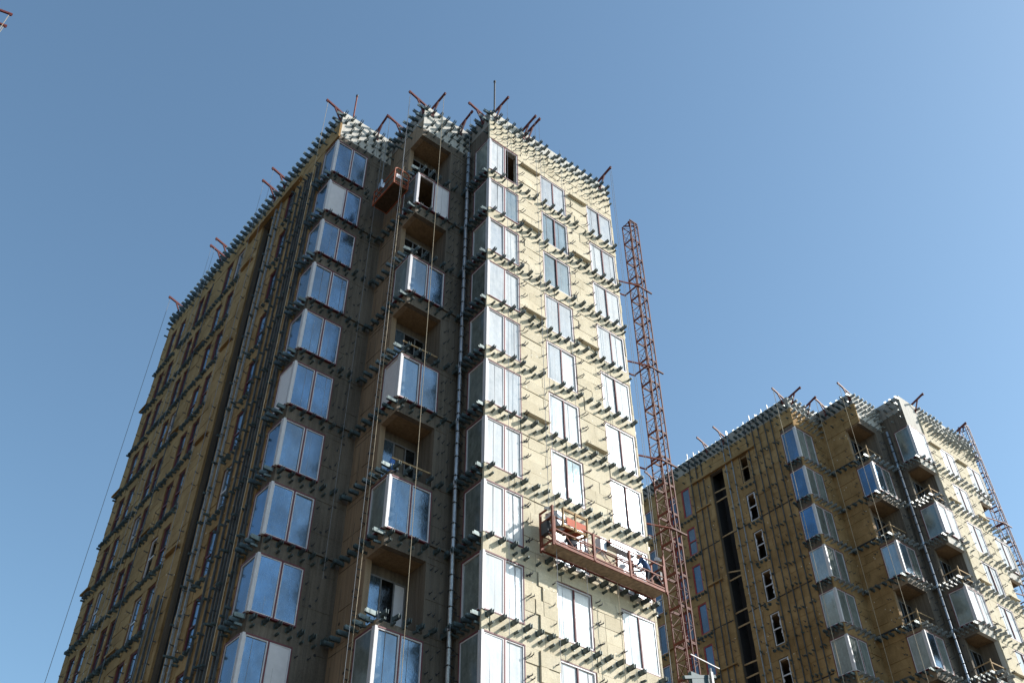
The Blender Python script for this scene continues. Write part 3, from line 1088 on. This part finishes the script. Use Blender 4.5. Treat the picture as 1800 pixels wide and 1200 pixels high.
def davit(f, a, T, label, group, dz=0.0, yaw=0.0):
    p = f.P(a, -REC, ROOF + 0.05 + dz) + Vector(T.location)
    o = thing('roof_davit', label, 'davit', p, group, f.rz + yaw)
    for n, me in DAV:
        link(n, me, o)
    o.scale = (1.05, 1.05, 1.08)
    return o
G1 = 'red davits clamped along the parapet of the near tower'
G2 = 'red davits clamped along the parapet of the far tower'
for fn, a, lb, yw in (
    ('CR', 0.45, 'red roof davit beside the tall thin pole above the sunlit corner', 0.12),
    ('CR', 2.35, 'left one of two red davits set side by side above the sunlit front', 0.10),
    ('CR', 2.64, 'right one of two red davits set side by side above the sunlit front', 0.10),
    ('CR', 7.88, 'lone red davit at the right end of the sunlit roof edge', 0.05),
    ('CL', 0.72, 'red davit pointing left from the sunlit corner block of the near tower', 0.0),
    ('BR', 0.58, 'red davit pointing right from the middle roof peak', 0.1),
    ('BR', 2.42, 'dark red davit in the notch between the middle peak and sunlit corner', 0.05),
    ('BL', 0.22, 'red davit pointing up left from the middle roof peak', 0.0),
    ('BL', 2.2, 'right of two davits nearly touching tips in the left roof notch', 0.0),
    ('AR', 2.2, 'left of two davits nearly touching tips in the left roof notch', 0.0),
    ('AL', 0.35, 'red davit at the left roof peak pointing left with a rope', 0.0),
    ('AL', 6.1, 'upper of two red davits halfway down the long shaded roof edge', 0.0),
    ('AL', 7.2, 'lower of two red davits halfway down the long shaded roof edge', 0.0),
    ('AL', 12.8, 'upper davit of the lower pair on the long shaded roof edge', 0.0),
    ('AL', 13.5, 'lower davit of the lower pair on the long shaded roof edge', 0.0),
    ('AL', 19.05, 'last red davit at the far left end of the shaded roof edge', 0.0)):
    davit(F[fn], a, near, lb, G1, 0, yw)
for fn, a, lb, yw in (
    ('AL', 0.45, 'sunlit davit pointing left from the left peak of the far tower', 0.0),
    ('AR', 0.5, 'orange red davit pointing right from the left peak of the far tower', 0.1),
    ('AR', 2.25, 'left of two touching davits in the notch of the far tower roof', 0.0),
    ('BL', 2.3, 'right of two touching davits in the notch of the far tower roof', 0.0),
    ('BL', 0.25, 'davit pointing left from the middle peak of the far tower', 0.0),
    ('CR', 1.95, 'red davit near the right hand peak of the far tower', 0.0),
    ('CR', 7.2, 'red davit by the lattice mast at the far tower right end', 0.0),
    ('AL', 6.0, 'upper bright davit on the long roof edge of the far tower', 0.0),
    ('AL', 7.6, 'lower bright davit on the long roof edge of the far tower', 0.0),
    ('AL', 13.05, 'davit on the far tower roof edge just beside the near tower', 0.0)):
    davit(F[fn], a, far_t, lb, G2, 0, yw)
for a, lb in ((12.6 - 10.75, 'upper of two davits cut off by the top left picture corner'), (12.6 - 11.55, 'lower of two davits cut off by the top left picture corner')):
    davit(F3, a, t3, lb, 'davits in the top left corner')

# ------------------------------------------------------------------ ropes
def rope(a, b, r, m_, lb, cat='rope', group=None, sag=0.0):
    mb = MB()
    a, b = Vector(a), Vector(b)
    n = 6 if sag else 1
    pts = [a.lerp(b, i / n) + Vector((sag * math.sin(math.pi * i / n), 0, 0)) for i in range(n + 1)]
    for i in range(n):
        mb.tube(pts[i], pts[i + 1], r, 5)
    c = mb.build('hanging_rope', m_)
    return tag(c, lb, cat, group)
def tipof(f, a, T=near, yaw=0.0):
    v = Vector((0, -0.88, 0.30))
    v.rotate(Matrix.Rotation(f.rz + yaw, 3, 'Z'))
    return f.P(a, -REC, ROOF + 0.05) + v + Vector(T.location)
def drop(f, a, z, lb, r=0.014, m_='wire_rope', yaw=0.0, T=near, dx=0.0, sag=0.0):
    p = tipof(f, a, T, yaw)
    rope(p + Vector((dx, 0, 0)), (p.x + dx, p.y, z), r, m_, lb, 'rope', None, sag)
drop(F['AL'], 19.05, 0.0, 'thin rope hanging free from the last davit left of the tower', 0.014)
drop(F['AL'], 0.35, 10.0, 'thin rope falling from the left peak davit past the blue bays', 0.011, 'rope')
drop(F['AL'], 6.1, 8.0, 'thin wire from the upper of the two mid davits on the shaded side', 0.009)
drop(F['AL'], 7.2, 8.0, 'thin wire from the lower of the two mid davits on the shaded side', 0.009)
drop(F['AL'], 12.8, 8.0, 'thin wire from the upper davit of the lower pair, shaded side', 0.009)
drop(F['AL'], 13.5, 8.0, 'thin wire from the lower davit of the lower pair, shaded side', 0.009)
drop(F['AR'], 2.2, 20.0, 'thin wire in the left recess beside the blue corner bays', 0.006)
drop(F['BL'], 0.22, 12.0, 'pale thin wire left of the middle peak', 0.009)
drop(F['BL'], 2.2, 42.2, 'wire holding the far end of the small cradle', 0.014)
drop(F['BR'], 0.58, 8.0, 'tan rope running down in front of the middle balconies', 0.013, 'rope', 0.1)
drop(F['BR'], 2.42, 12.0, 'thin wire hanging inside the middle balcony column', 0.009)
drop(F['CR'], 0.45, 9.0, 'thin wire down the left pane of the sunlit corner bays', 0.009, 'wire_rope', 0.12)
drop(F['CR'], 2.35, 22.6, 'left wire holding the left end of the long work platform', 0.010, 'wire_rope', 0.1)
drop(F['CR'], 2.64, 9.0, 'tail wire hanging below the left end of the long work platform', 0.010, 'wire_rope', 0.1)
drop(F['CR'], 7.88, 22.6, 'wire holding the right end of the long work platform', 0.010, 'wire_rope', 0.05)
drop(F['CR'], 7.88, 9.0, 'slack tail wire right of the sunlit front', 0.009, 'wire_rope', 0.05, near, 0.12)
rope((4.35, -0.55, 47.0), (4.35, -0.55, 9.0), 0.009, 'wire_rope', 'wire crossing the right panes of the middle sunlit window column')
rope((5.95, -0.5, 21.3), (5.95, -0.5, 9.0), 0.013, 'rope', 'rope tail below the middle of the long work platform')
rope((-3.42, 2.42, 42.2), (-3.42, 2.35, 8.0), 0.013, 'rope', 'tan rope trailing down from the near end of the small cradle', 'rope', None, 0.08)
drop(F['AL'], 0.45, 12.0, 'thin rope down the left corner bays of the far tower', 0.02, 'rope', 0, far_t)
drop(F['BL'], 0.25, 12.0, 'long rope across the middle bays of the far tower', 0.013, 'rope', 0, far_t)
drop(F['BL'], 2.3, 12.0, 'thin rope in the recess of the far tower', 0.016, 'rope', 0, far_t)
for a, lb in ((12.6 - 10.75, 'thin rope from the upper davit at the top left picture corner'), (12.6 - 11.55, 'thin rope from the lower davit at the top left picture corner')):
    drop(F3, a, 30.0, lb, 0.016, 'rope', 0, t3)

# ------------------------------------------------------------------ roof poles
for (x, y, z1, lb) in ((-5.25, 5.23, 50.0, 'short dark red pole standing on the left roof peak'), (0.52, 0.30, 51.0, 'tall thin dark pole standing on the sunlit roof corner')):
    r_ = thing('roof_pole', lb, 'pole', (x, y, 46.75))
    a = MB(); a.tube((0, 0, 0), (0, 0, z1 - 46.75), 0.045, 8); a.build('shaft', 'red_steel' if x < 0 else 'dark_steel', r_)
    b = MB(); b.box(-0.16, 0.16, -0.16, 0.16, 0.0, 0.03); b.build('foot_plate', 'dark_steel', r_)
    c = MB(); c.tube((0, 0, z1 - 46.78), (0, 0, z1 - 46.66), 0.07, 8); c.build('cap', 'dark_steel', r_)

# ------------------------------------------------------------------ lattice masts of the climbing hoists
def section_mb():
    s, h = 0.30, 1.5
    b = MB()
    C = [(-s, -s), (s, -s), (s, s), (-s, s)]
    for x, y in C:
        b.bar((x, y, 0.0), (x, y, h), 0.052)
    for i in range(4):
        p, q = C[i], C[(i + 1) % 4]
        for z in (0.03, h - 0.03):
            b.bar((*p, z), (*q, z), 0.035, 0.05)
        b.bar((*p, h / 2), (*q, h / 2), 0.022)
        b.bar((*p, 0.06), (*q, h / 2 - 0.03), 0.02)
        b.bar((*q, h / 2 + 0.03), (*p, h - 0.06), 0.02)
    b.bar((-0.02, -s - 0.045, 0), (-0.02, -s - 0.045, h), 0.05)
    return b
SEC = section_mb()
def mast(x, y, top, ties, wallx, T, m_, lb):
    o = thing('hoist_mast', lb, 'hoist mast', (x, y, 0), 'lattice masts of the climbing hoists')
    me = SEC.mesh('mast_section', m_)
    n = int(top / 1.5)
    z0 = top - n * 1.5
    for i in range(n):
        link('mast_section', me, o, (0, 0, z0 + i * 1.5))
    cp = MB()
    cp.bar((-0.3, -0.2, top + 0.05), (0.3, 0.2, top + 0.05), 0.08)
    cp.bar((-0.3, -0.3, top + 0.12), (0.3, -0.3, top + 0.12), 0.06)
    cp.bar((-0.2, 0.3, top + 0.18), (0.35, -0.1, top + 0.22), 0.06)
    cp.build('mast_head', m_, o)
    bs = MB(); bs.box(-0.8, 0.8, -0.8, 0.8, 0.0, max(0.12, z0)); bs.build('base', 'dark_steel', o)
    for z in ties:
        t = MB()
        t.bar((-0.42, -0.36, z), (0.62, -0.36, z), 0.07)
        t.bar((-0.36, -0.42, z + 0.07), (-0.36, 0.6, z + 0.07), 0.06)
        t.build('tie_frame', m_, o)
        t = MB()
        t.bar((-0.36, 0.6, z + 0.0), (wallx - x, 0.9, z), 0.06)
        t.bar((-0.36, -0.4, z - 0.05), (wallx - x, 0.2, z - 0.05), 0.06)
        t.build('wall_tie', 'red_steel', o)
    return o
M1 = mast(10.40, 0.45, 46.0, (40.6, 34.9, 29.2, 25.6), DX, near, 'mast_steel', 'red lattice hoist mast rising beside the sunlit near tower')
M2 = mast(FAR_T.x + 11.35, FAR_T.y + 1.1, 51.0, (42.0, 36.0), FAR_T.x + DX, far_t, 'mast_steel_hazed', 'lattice hoist mast at the right end of the far tower')
# drive carriage with its working deck low on the near mast
cz = 19.0
c = MB(); c.box(-0.5, 0.5, -0.55, -0.38, cz - 0.55, cz + 0.05); c.bar((-0.9, -0.5, cz - 0.3), (0.9, -0.5, cz + 0.25), 0.12); car = c.build('carriage', 'teal_paint', M1)
c = MB(); c.bar((-0.62, -0.75, cz + 0.62), (0.95, -0.75, cz + 0.50), 0.03, 0.035); c.build('guard_bar', 'white_panel', car)
c = MB(); c.box(0.42, 0.54, -0.74, -0.63, cz - 0.5, cz + 0.25); c.tube((0.48, -0.68, cz + 0.25), (0.48, -0.68, cz + 0.4), 0.05, 8); c.build('motor', 'frame_grey', car)
c = MB(); c.box(-0.7, 0.7, -1.1, -0.65, cz - 0.95, cz - 0.87); c.build('deck', 'plank_dark', car)
# ------------------------------------------------------------------ long suspended platform on the sunlit front
PX0, PX1, PYO, PYI, PZ = 2.45, 8.03, -1.0, -0.32, 21.36
pl = thing('suspended_platform', 'long rust red work platform hung across the sunlit front', 'work platform', (0, 0, 0), 'suspended work platforms')
pl.location = ((PX0 + PX1) / 2, (PYO + PYI) / 2, PZ)
OFF = -Vector(pl.location)
def part(name, m_, fn, parent=pl, off=OFF):
    b = MB(); fn(b)
    b.v = [tuple(Vector(v) + off) for v in b.v]
    return b.build(name, m_, parent)
nP = 11
for i in range(nP):
    x0 = PX0 + (PX1 - PX0) * i / nP
    x1 = PX0 + (PX1 - PX0) * (i + 1) / nP
    jz = random.uniform(-0.006, 0.006)
    part('plank', 'plank', lambda b: b.box(x0 + 0.008, x1 - 0.008, PYO + 0.05, PYI - 0.05, PZ - 0.03 + jz, PZ + 0.01 + jz))
for nm, y in (('outer', PYO), ('inner', PYI)):
    part('side_beam', 'red_steel', lambda b: (b.bar((PX0, y, PZ - 0.02), (PX1, y, PZ - 0.02), 0.05, 0.10), b.bar((PX0, y, PZ + 0.10), (PX1, y, PZ + 0.10), 0.045, 0.05)))
    part('top_rail', 'red_steel', lambda b: b.bar((PX0, y, PZ + 1.08), (PX1, y, PZ + 1.08), 0.045))
    part('mid_rail', 'red_steel', lambda b: b.bar((PX0, y, PZ + 0.58), (PX1, y, PZ + 0.58), 0.04))
    for x in (PX0, 4.37, 6.20, PX1):
        part('post', 'red_steel', lambda b: b.bar((x, y, PZ - 0.05), (x, y, PZ + 1.10), 0.09 if y == PYO else 0.06))
    xs = [PX0 + (PX1 - PX0) * i / 12 for i in range(13)]
    for i in range(12):
        a_, b_ = (0.12, 0.57) if i % 2 == 0 else (0.57, 0.12)
        part('brace', 'red_steel', lambda b: b.bar((xs[i], y, PZ + a_), (xs[i + 1], y, PZ + b_), 0.022))
for x, s_ in ((PX0, -1), (PX1, 1)):
    def endf(b):
        for y in (PYO, PYI):
            b.bar((x + 0.05 * s_, y, PZ - 0.12), (x + 0.05 * s_, y, PZ + 1.55), 0.075)
        for h in (0.1, 0.55, 1.08, 1.52):
            b.bar((x + 0.05 * s_, PYO, PZ + h), (x + 0.05 * s_, PYI, PZ + h), 0.06)
        b.bar((x + 0.05 * s_, PYO, PZ + 0.1), (x + 0.05 * s_, PYI, PZ + 1.08), 0.04)
    ef = part('end_frame', 'red_steel', endf)
    part('winch', 'dark_steel', lambda b: (b.box(x + 0.09 * s_ - 0.09, x + 0.09 * s_ + 0.09, -0.82, -0.5, PZ + 0.45, PZ + 0.95), b.tube((x - 0.16, -0.66, PZ + 0.7), (x + 0.2, -0.66, PZ + 0.7), 0.12, 10)), ef)
    part('rope_guide', 'galvanised', lambda b: b.tube((x + 0.05 * s_, -0.9, PZ + 1.45), (x + 0.05 * s_, -0.62, PZ + 1.62), 0.07, 8), ef)

# loads standing on the platform
cr = thing('timber_crate', 'timber frame crate with bright orange sheets on the platform left end', 'crate', (3.35, -0.70, PZ + 0.95))
cr.rotation_euler = (0.15, -0.10, 0.12)
for y in (-0.30, 0.24):
    for z in (0.0, 0.62):
        b = MB(); b.bar((-0.62, y, z), (0.78, y, z), 0.07, 0.09); b.build('rail', 'timber', cr)
for x in (-0.60, 0.08, 0.74):
    b = MB(); b.bar((x, -0.34, -0.055), (x, 0.28, -0.055), 0.09, 0.06); b.build('crosspiece', 'timber', cr)
    for y in (-0.33, 0.27):
        b = MB(); b.bar((x, y, -0.04), (x, y, 0.66), 0.07, 0.05); b.build('post', 'timber', cr)
b = MB(); b.box(-0.45, 0.70, -0.26, 0.20, 0.04, 0.08); b.build('orange_sheet', 'orange_sheet', cr)
b = MB(); b.box(-0.40, 0.66, -0.355, -0.325, 0.06, 0.34); b.build('orange_sheet', 'orange_sheet', cr)
du = thing('duct_box', 'grey sheet metal box with a round hole beside the timber crate', 'duct', (2.86, -0.62, PZ + 1.22))
du.rotation_euler = (0.1, -0.12, 0.25)
def ringplate(b, x, w_, h_, r_, n=16):
    k = len(b.v)
    for i in range(n):
        t_ = 2 * math.pi * i / n
        cx_, cy_ = math.cos(t_), math.sin(t_)
        sc_ = min(w_ / max(abs(cx_), 1e-6), h_ / max(abs(cy_), 1e-6))
        b.v.append((x, cx_ * sc_, cy_ * sc_)); b.v.append((x, cx_ * r_, cy_ * r_))
    for i in range(n):
        j = (i + 1) % n
        b.f.append((k + 2 * i, k + 2 * j, k + 2 * j + 1, k + 2 * i + 1))
b = MB(); b.box(-0.24, 0.24, -0.27, -0.255, -0.30, 0.30); b.box(-0.24, 0.24, 0.255, 0.27, -0.30, 0.30); b.box(-0.24, 0.24, -0.254, 0.254, -0.30, -0.285); b.box(-0.24, 0.24, -0.254, 0.254, 0.285, 0.30); b.box(0.225, 0.239, -0.254, 0.254, -0.284, 0.284); b.build('casing', 'galvanised', du)
b = MB(); ringplate(b, -0.235, 0.255, 0.285, 0.18); b.build('front_plate', 'galvanised', du)
cb = thing('control_cabinet', 'pale grey control cabinet on the platform rail with dangling black leads', 'cabinet', (5.30, -0.45, PZ + 0.92))
b = MB(); b.box(-0.16, 0.16, -0.14, 0.14, 0.0, 0.60); b.build('case', 'white_frame', cb)
b = MB(); b.box(-0.13, 0.13, -0.153, -0.141, 0.05, 0.55); b.build('door', 'galvanised', cb)
for i in range(5):
    b = MB(); x = -0.12 + 0.06 * i; b.tube((x, -0.08, 0.0), (x + 0.03, -0.10, -0.25 - 0.04 * (i % 3)), 0.014, 5); b.build('lead', 'dark_steel', cb)
tr = thing('metal_trough', 'long galvanised sheet trough lying along the platform rail', 'trough', (6.35, -0.62, PZ + 1.18))
b = MB(); b.box(-0.85, 0.45, -0.15, 0.15, 0.0, 0.015); b.box(-0.85, 0.45, -0.165, -0.151, 0.0, 0.26); b.box(-0.85, 0.45, 0.151, 0.165, 0.0, 0.26); b.build('channel', 'galvanised', tr)
b = MB(); b.box(-0.868, -0.852, -0.15, 0.15, 0.0, 0.25); b.build('end_plate', 'dark_steel', tr)
b = MB(); b.box(-0.60, 0.70, 0.17, 0.215, 0.05, 0.22); b.build('cover_strip', 'galvanised', tr)
wb = thing('white_sack', 'crumpled white sack at the left foot of the long platform', 'sack', (3.10, -0.70, PZ + 0.02))
b = MB(); b.tube((0, 0, 0), (0.03, 0.02, 0.22), 0.15, 9, 0.20); b.tube((0.03, 0.02, 0.22), (0.06, 0.0, 0.40), 0.20, 9, 0.06); b.build('bag', 'white_panel', wb, True)

# ------------------------------------------------------------------ small cradle in the recess
SX0, SX1, SY0, SY1, SZ = -3.82, -3.02, 2.50, 4.35, 40.72
sp = thing('suspended_platform', 'small orange red cradle hanging in the shaded recess below the roof', 'work platform', ((SX0 + SX1) / 2, (SY0 + SY1) / 2, SZ), 'suspended work platforms')
OF2 = -Vector(sp.location)
def part2(name, m_, fn):
    return part(name, m_, fn, sp, OF2)
for i in range(4):
    y0 = SY0 + (SY1 - SY0) * i / 4
    y1 = SY0 + (SY1 - SY0) * (i + 1) / 4
    part2('plank', 'plank_dark', lambda b: b.box(SX0 + 0.04, SX1 - 0.04, y0 + 0.006, y1 - 0.006, SZ - 0.02, SZ + 0.02))
simple('orange_steel', (0.33, 0.085, 0.035), 0.55, 0.0, 0.25, 4, 0.3, (0.16, 0.05, 0.022))
for x in (SX0, SX1):
    part2('side_beam', 'orange_steel', lambda b: b.bar((x, SY0, SZ), (x, SY1, SZ), 0.05, 0.09))
    part2('top_rail', 'orange_steel', lambda b: b.bar((x, SY0, SZ + (1.0 if x == SX0 else 0.7)), (x, SY1, SZ + (1.0 if x == SX0 else 0.7)), 0.04))
    part2('mid_rail', 'orange_steel', lambda b: b.bar((x, SY0, SZ + 0.5), (x, SY1, SZ + 0.5), 0.035))
for y in (SY0, SY1):
    def ef2(b):
        for x in (SX0, SX1):
            b.tube((x, y, SZ - 0.04), (x, y, SZ + 1.08), 0.032, 8)
            b.tube((x, y, SZ + 1.08), (x + (0.12 if x == SX0 else -0.12), y, SZ + 1.20), 0.032, 8)
        b.tube((SX0 + 0.12, y, SZ + 1.20), (SX1 - 0.12, y, SZ + 1.20), 0.032, 8)
        for h in (0.0, 0.14, 0.46, 0.80):
            b.tube((SX0, y, SZ + h), (SX1, y, SZ + h), 0.028, 8)
        b.tube(((SX0 + SX1) / 2, y, SZ), ((SX0 + SX1) / 2, y, SZ + 1.25), 0.032, 8)
    part2('end_frame', 'orange_steel', ef2)
part2('sign_plate', 'white_panel', lambda b: b.box(SX0 + 0.08, SX0 + 0.38, SY0 - 0.045, SY0 - 0.034, SZ + 0.42, SZ + 0.70))
part2('winch', 'galvanised', lambda b: (b.box(SX0 - 0.14, SX0 + 0.05, SY1 - 0.85, SY1 - 0.60, SZ + 0.55, SZ + 0.98), b.tube((SX0 - 0.05, SY1 - 0.72, SZ + 0.98), (SX0 - 0.05, SY1 - 0.72, SZ + 1.25), 0.06, 8)))
rope((-3.42, 2.48, SZ + 1.25), (tipof(F['BL'], 0.22).x, 2.2, 47.9), 0.010, 'wire_rope', 'wire from the middle peak davit to the near end of the small cradle')

# ------------------------------------------------------------------ workers
def person(loc, rz, joints, lab, vest):
    """one continuous body grown over a posed skeleton; helmet as its child"""
    names = list(joints)
    me = bpy.data.meshes.new('person')
    edges = [('pelvis', 'waist'), ('waist', 'chest'), ('chest', 'neck'), ('neck', 'head'), ('head', 'crown')]
    for s_ in 'lr':
        edges += [('chest', 'sho_' + s_), ('sho_' + s_, 'elb_' + s_), ('elb_' + s_, 'wri_' + s_), ('wri_' + s_, 'han_' + s_), ('pelvis', 'hip_' + s_), ('hip_' + s_, 'kne_' + s_), ('kne_' + s_, 'ank_' + s_), ('ank_' + s_, 'toe_' + s_)]
    idx = {n_: i for i, n_ in enumerate(names)}
    vs_ = [joints[n_] for n_ in names]
    ed = [(idx[a], idx[b]) for a, b in edges]
    rad = {'pelvis': .15, 'waist': .14, 'chest': .165, 'neck': .058, 'head': .095, 'crown': .085, 'sho': .075, 'elb': .052, 'wri': .036, 'han': .04, 'hip': .095, 'kne': .066, 'ank': .046, 'toe': .045}
    # fingers rooted in the palm
    for s_ in 'lr':
        h = Vector(joints['han_' + s_]); d = (h - Vector(joints['wri_' + s_])).normalized()
        sd = d.cross(Vector((0, 0, 1))); sd = sd.normalized() if sd.length > 0.1 else Vector((1, 0, 0))
        for q, ln in ((-1.5, .07), (-.5, .085), (.5, .08), (1.5, .065)):
            vs_.append(tuple(h + d * ln + sd * q * 0.02)); ed.append((idx['han_' + s_], len(vs_) - 1)); names.append('fin')
        vs_.append(tuple(h + sd * 0.06 + d * 0.01)); ed.append((idx['han_' + s_], len(vs_) - 1)); names.append('fin')
    me.from_pydata([tuple(v) for v in vs_], ed, [])
    o = bpy.data.objects.new('person', me)
    COL.objects.link(o)
    sk = o.modifiers.new('skin', 'SKIN')
    for i, n_ in enumerate(names):
        r_ = .009 if n_ == 'fin' else rad[n_.split('_')[0]]
        me.skin_vertices[0].data[i].radius = (r_, r_)
        me.skin_vertices[0].data[i].use_root = (n_ == 'pelvis')
    sub = o.modifiers.new('sub', 'SUBSURF'); sub.levels = 2; sub.render_levels = 2
    dg = bpy.context.evaluated_depsgraph_get()
    m2 = bpy.data.meshes.new_from_object(o.evaluated_get(dg))
    o.modifiers.clear()
    o.data = m2
    m2.materials.clear()
    for mm in (vest, 'skin', 'cloth_dark'):
        m2.materials.append(MT[mm])
    hd = Vector(joints['head']); hips = Vector(joints['pelvis']).z
    for p_ in m2.polygons:
        c_ = p_.center
        p_.use_smooth = True
        if (c_ - hd).length < 0.17 or any((c_ - Vector(joints['han_' + s_])).length < 0.10 for s_ in 'lr'):
            p_.material_index = 1
        elif c_.z < hips - 0.02 and all((c_ - Vector(joints[j + s_])).length > 0.2 for s_ in 'lr' for j in ('wri_', 'elb_')):
            p_.material_index = 2
    o.location = loc
    o.rotation_euler = (0, 0, rz)
    tag(o, lab, 'person', 'workers on the long platform')
    hb = MB()
    cr_ = Vector(joints['crown']); axis = (cr_ - Vector(joints['neck'])).normalized()
    prof = [(0.135, -0.02), (0.128, 0.01), (0.12, 0.05), (0.095, 0.09), (0.055, 0.115), (0.0, 0.125)]
    x_ = axis.cross(Vector((0, 1, 0.1))).normalized(); y_ = axis.cross(x_)
    for (r_, h_) in prof:
        for i in range(12):
            t_ = 2 * math.pi * i / 12
            hb.v.append(tuple(cr_ + axis * (h_ - 0.02) + (x_ * math.cos(t_) + y_ * math.sin(t_) * 1.1) * max(r_, 0.002)))
    for j in range(len(prof) - 1):
        for i in range(12):
            k_ = (i + 1) % 12
            hb.f.append((j * 12 + i, j * 12 + k_, (j + 1) * 12 + k_, (j + 1) * 12 + i))
    hb.build('helmet', 'helmet_white', o, True)
    return o
stand = dict(pelvis=(0, 0, .90), waist=(0, -.05, 1.05), chest=(0, -.16, 1.27), neck=(0, -.24, 1.42), head=(0, -.30, 1.52), crown=(0, -.33, 1.60))
for s_, x in (('l', -1), ('r', 1)):
    stand.update({'sho_' + s_: (x * .19, -.18, 1.33), 'elb_' + s_: (x * .25, -.30, 1.10), 'wri_' + s_: (x * .20, -.50, 1.08), 'han_' + s_: (x * .18, -.58, 1.10),
                  'hip_' + s_: (x * .10, 0, .86), 'kne_' + s_: (x * .11, -.05, .46), 'ank_' + s_: (x * .11, .03, .07), 'toe_' + s_: (x * .12, -.13, .04)})
person((7.55, -0.66, PZ + 0.012), math.radians(205), stand, 'worker in dark clothes and white helmet at the platform right end', 'cloth_blue')
crouch = dict(pelvis=(0, .10, .34), waist=(0, .02, .48), chest=(0, -.10, .68), neck=(0, -.20, .82), head=(0, -.28, .90), crown=(0, -.31, .98))
for s_, x in (('l', -1), ('r', 1)):
    crouch.update({'sho_' + s_: (x * .19, -.12, .74), 'elb_' + s_: (x * .26, -.30, .55), 'wri_' + s_: (x * .18, -.48, .42), 'han_' + s_: (x * .16, -.55, .38),
                   'hip_' + s_: (x * .10, .10, .31), 'kne_' + s_: (x * .16, -.28, .47), 'ank_' + s_: (x * .14, -.02, .07), 'toe_' + s_: (x * .15, -.18, .04)})
person((3.62, -0.66, PZ + 0.012), math.radians(160), crouch, 'worker in dark clothes crouching under the timber crate', 'cloth_dark')

# ------------------------------------------------------------------ bundle left in a loggia
lz = Z0 - FL * 6 - 2.70
bt = thing('tarp_bundle', 'bright blue tarpaulin bundle standing in a middle column loggia', 'tarp', (BX + 0.52, BY + 0.85, lz + 0.05))
b = MB(); b.tube((0, 0, 0), (0.02, 0.02, 0.45), 0.20, 9, 0.17); b.tube((0.02, 0.02, 0.45), (0.05, -0.02, 1.05), 0.17, 9, 0.10); b.build('roll', 'wet_blue', bt, True)
b = MB(); b.tube((0.20, 0.05, 0), (0.24, 0.02, 0.85), 0.10, 8, 0.08); b.build('roll', 'wet_blue', bt, True)
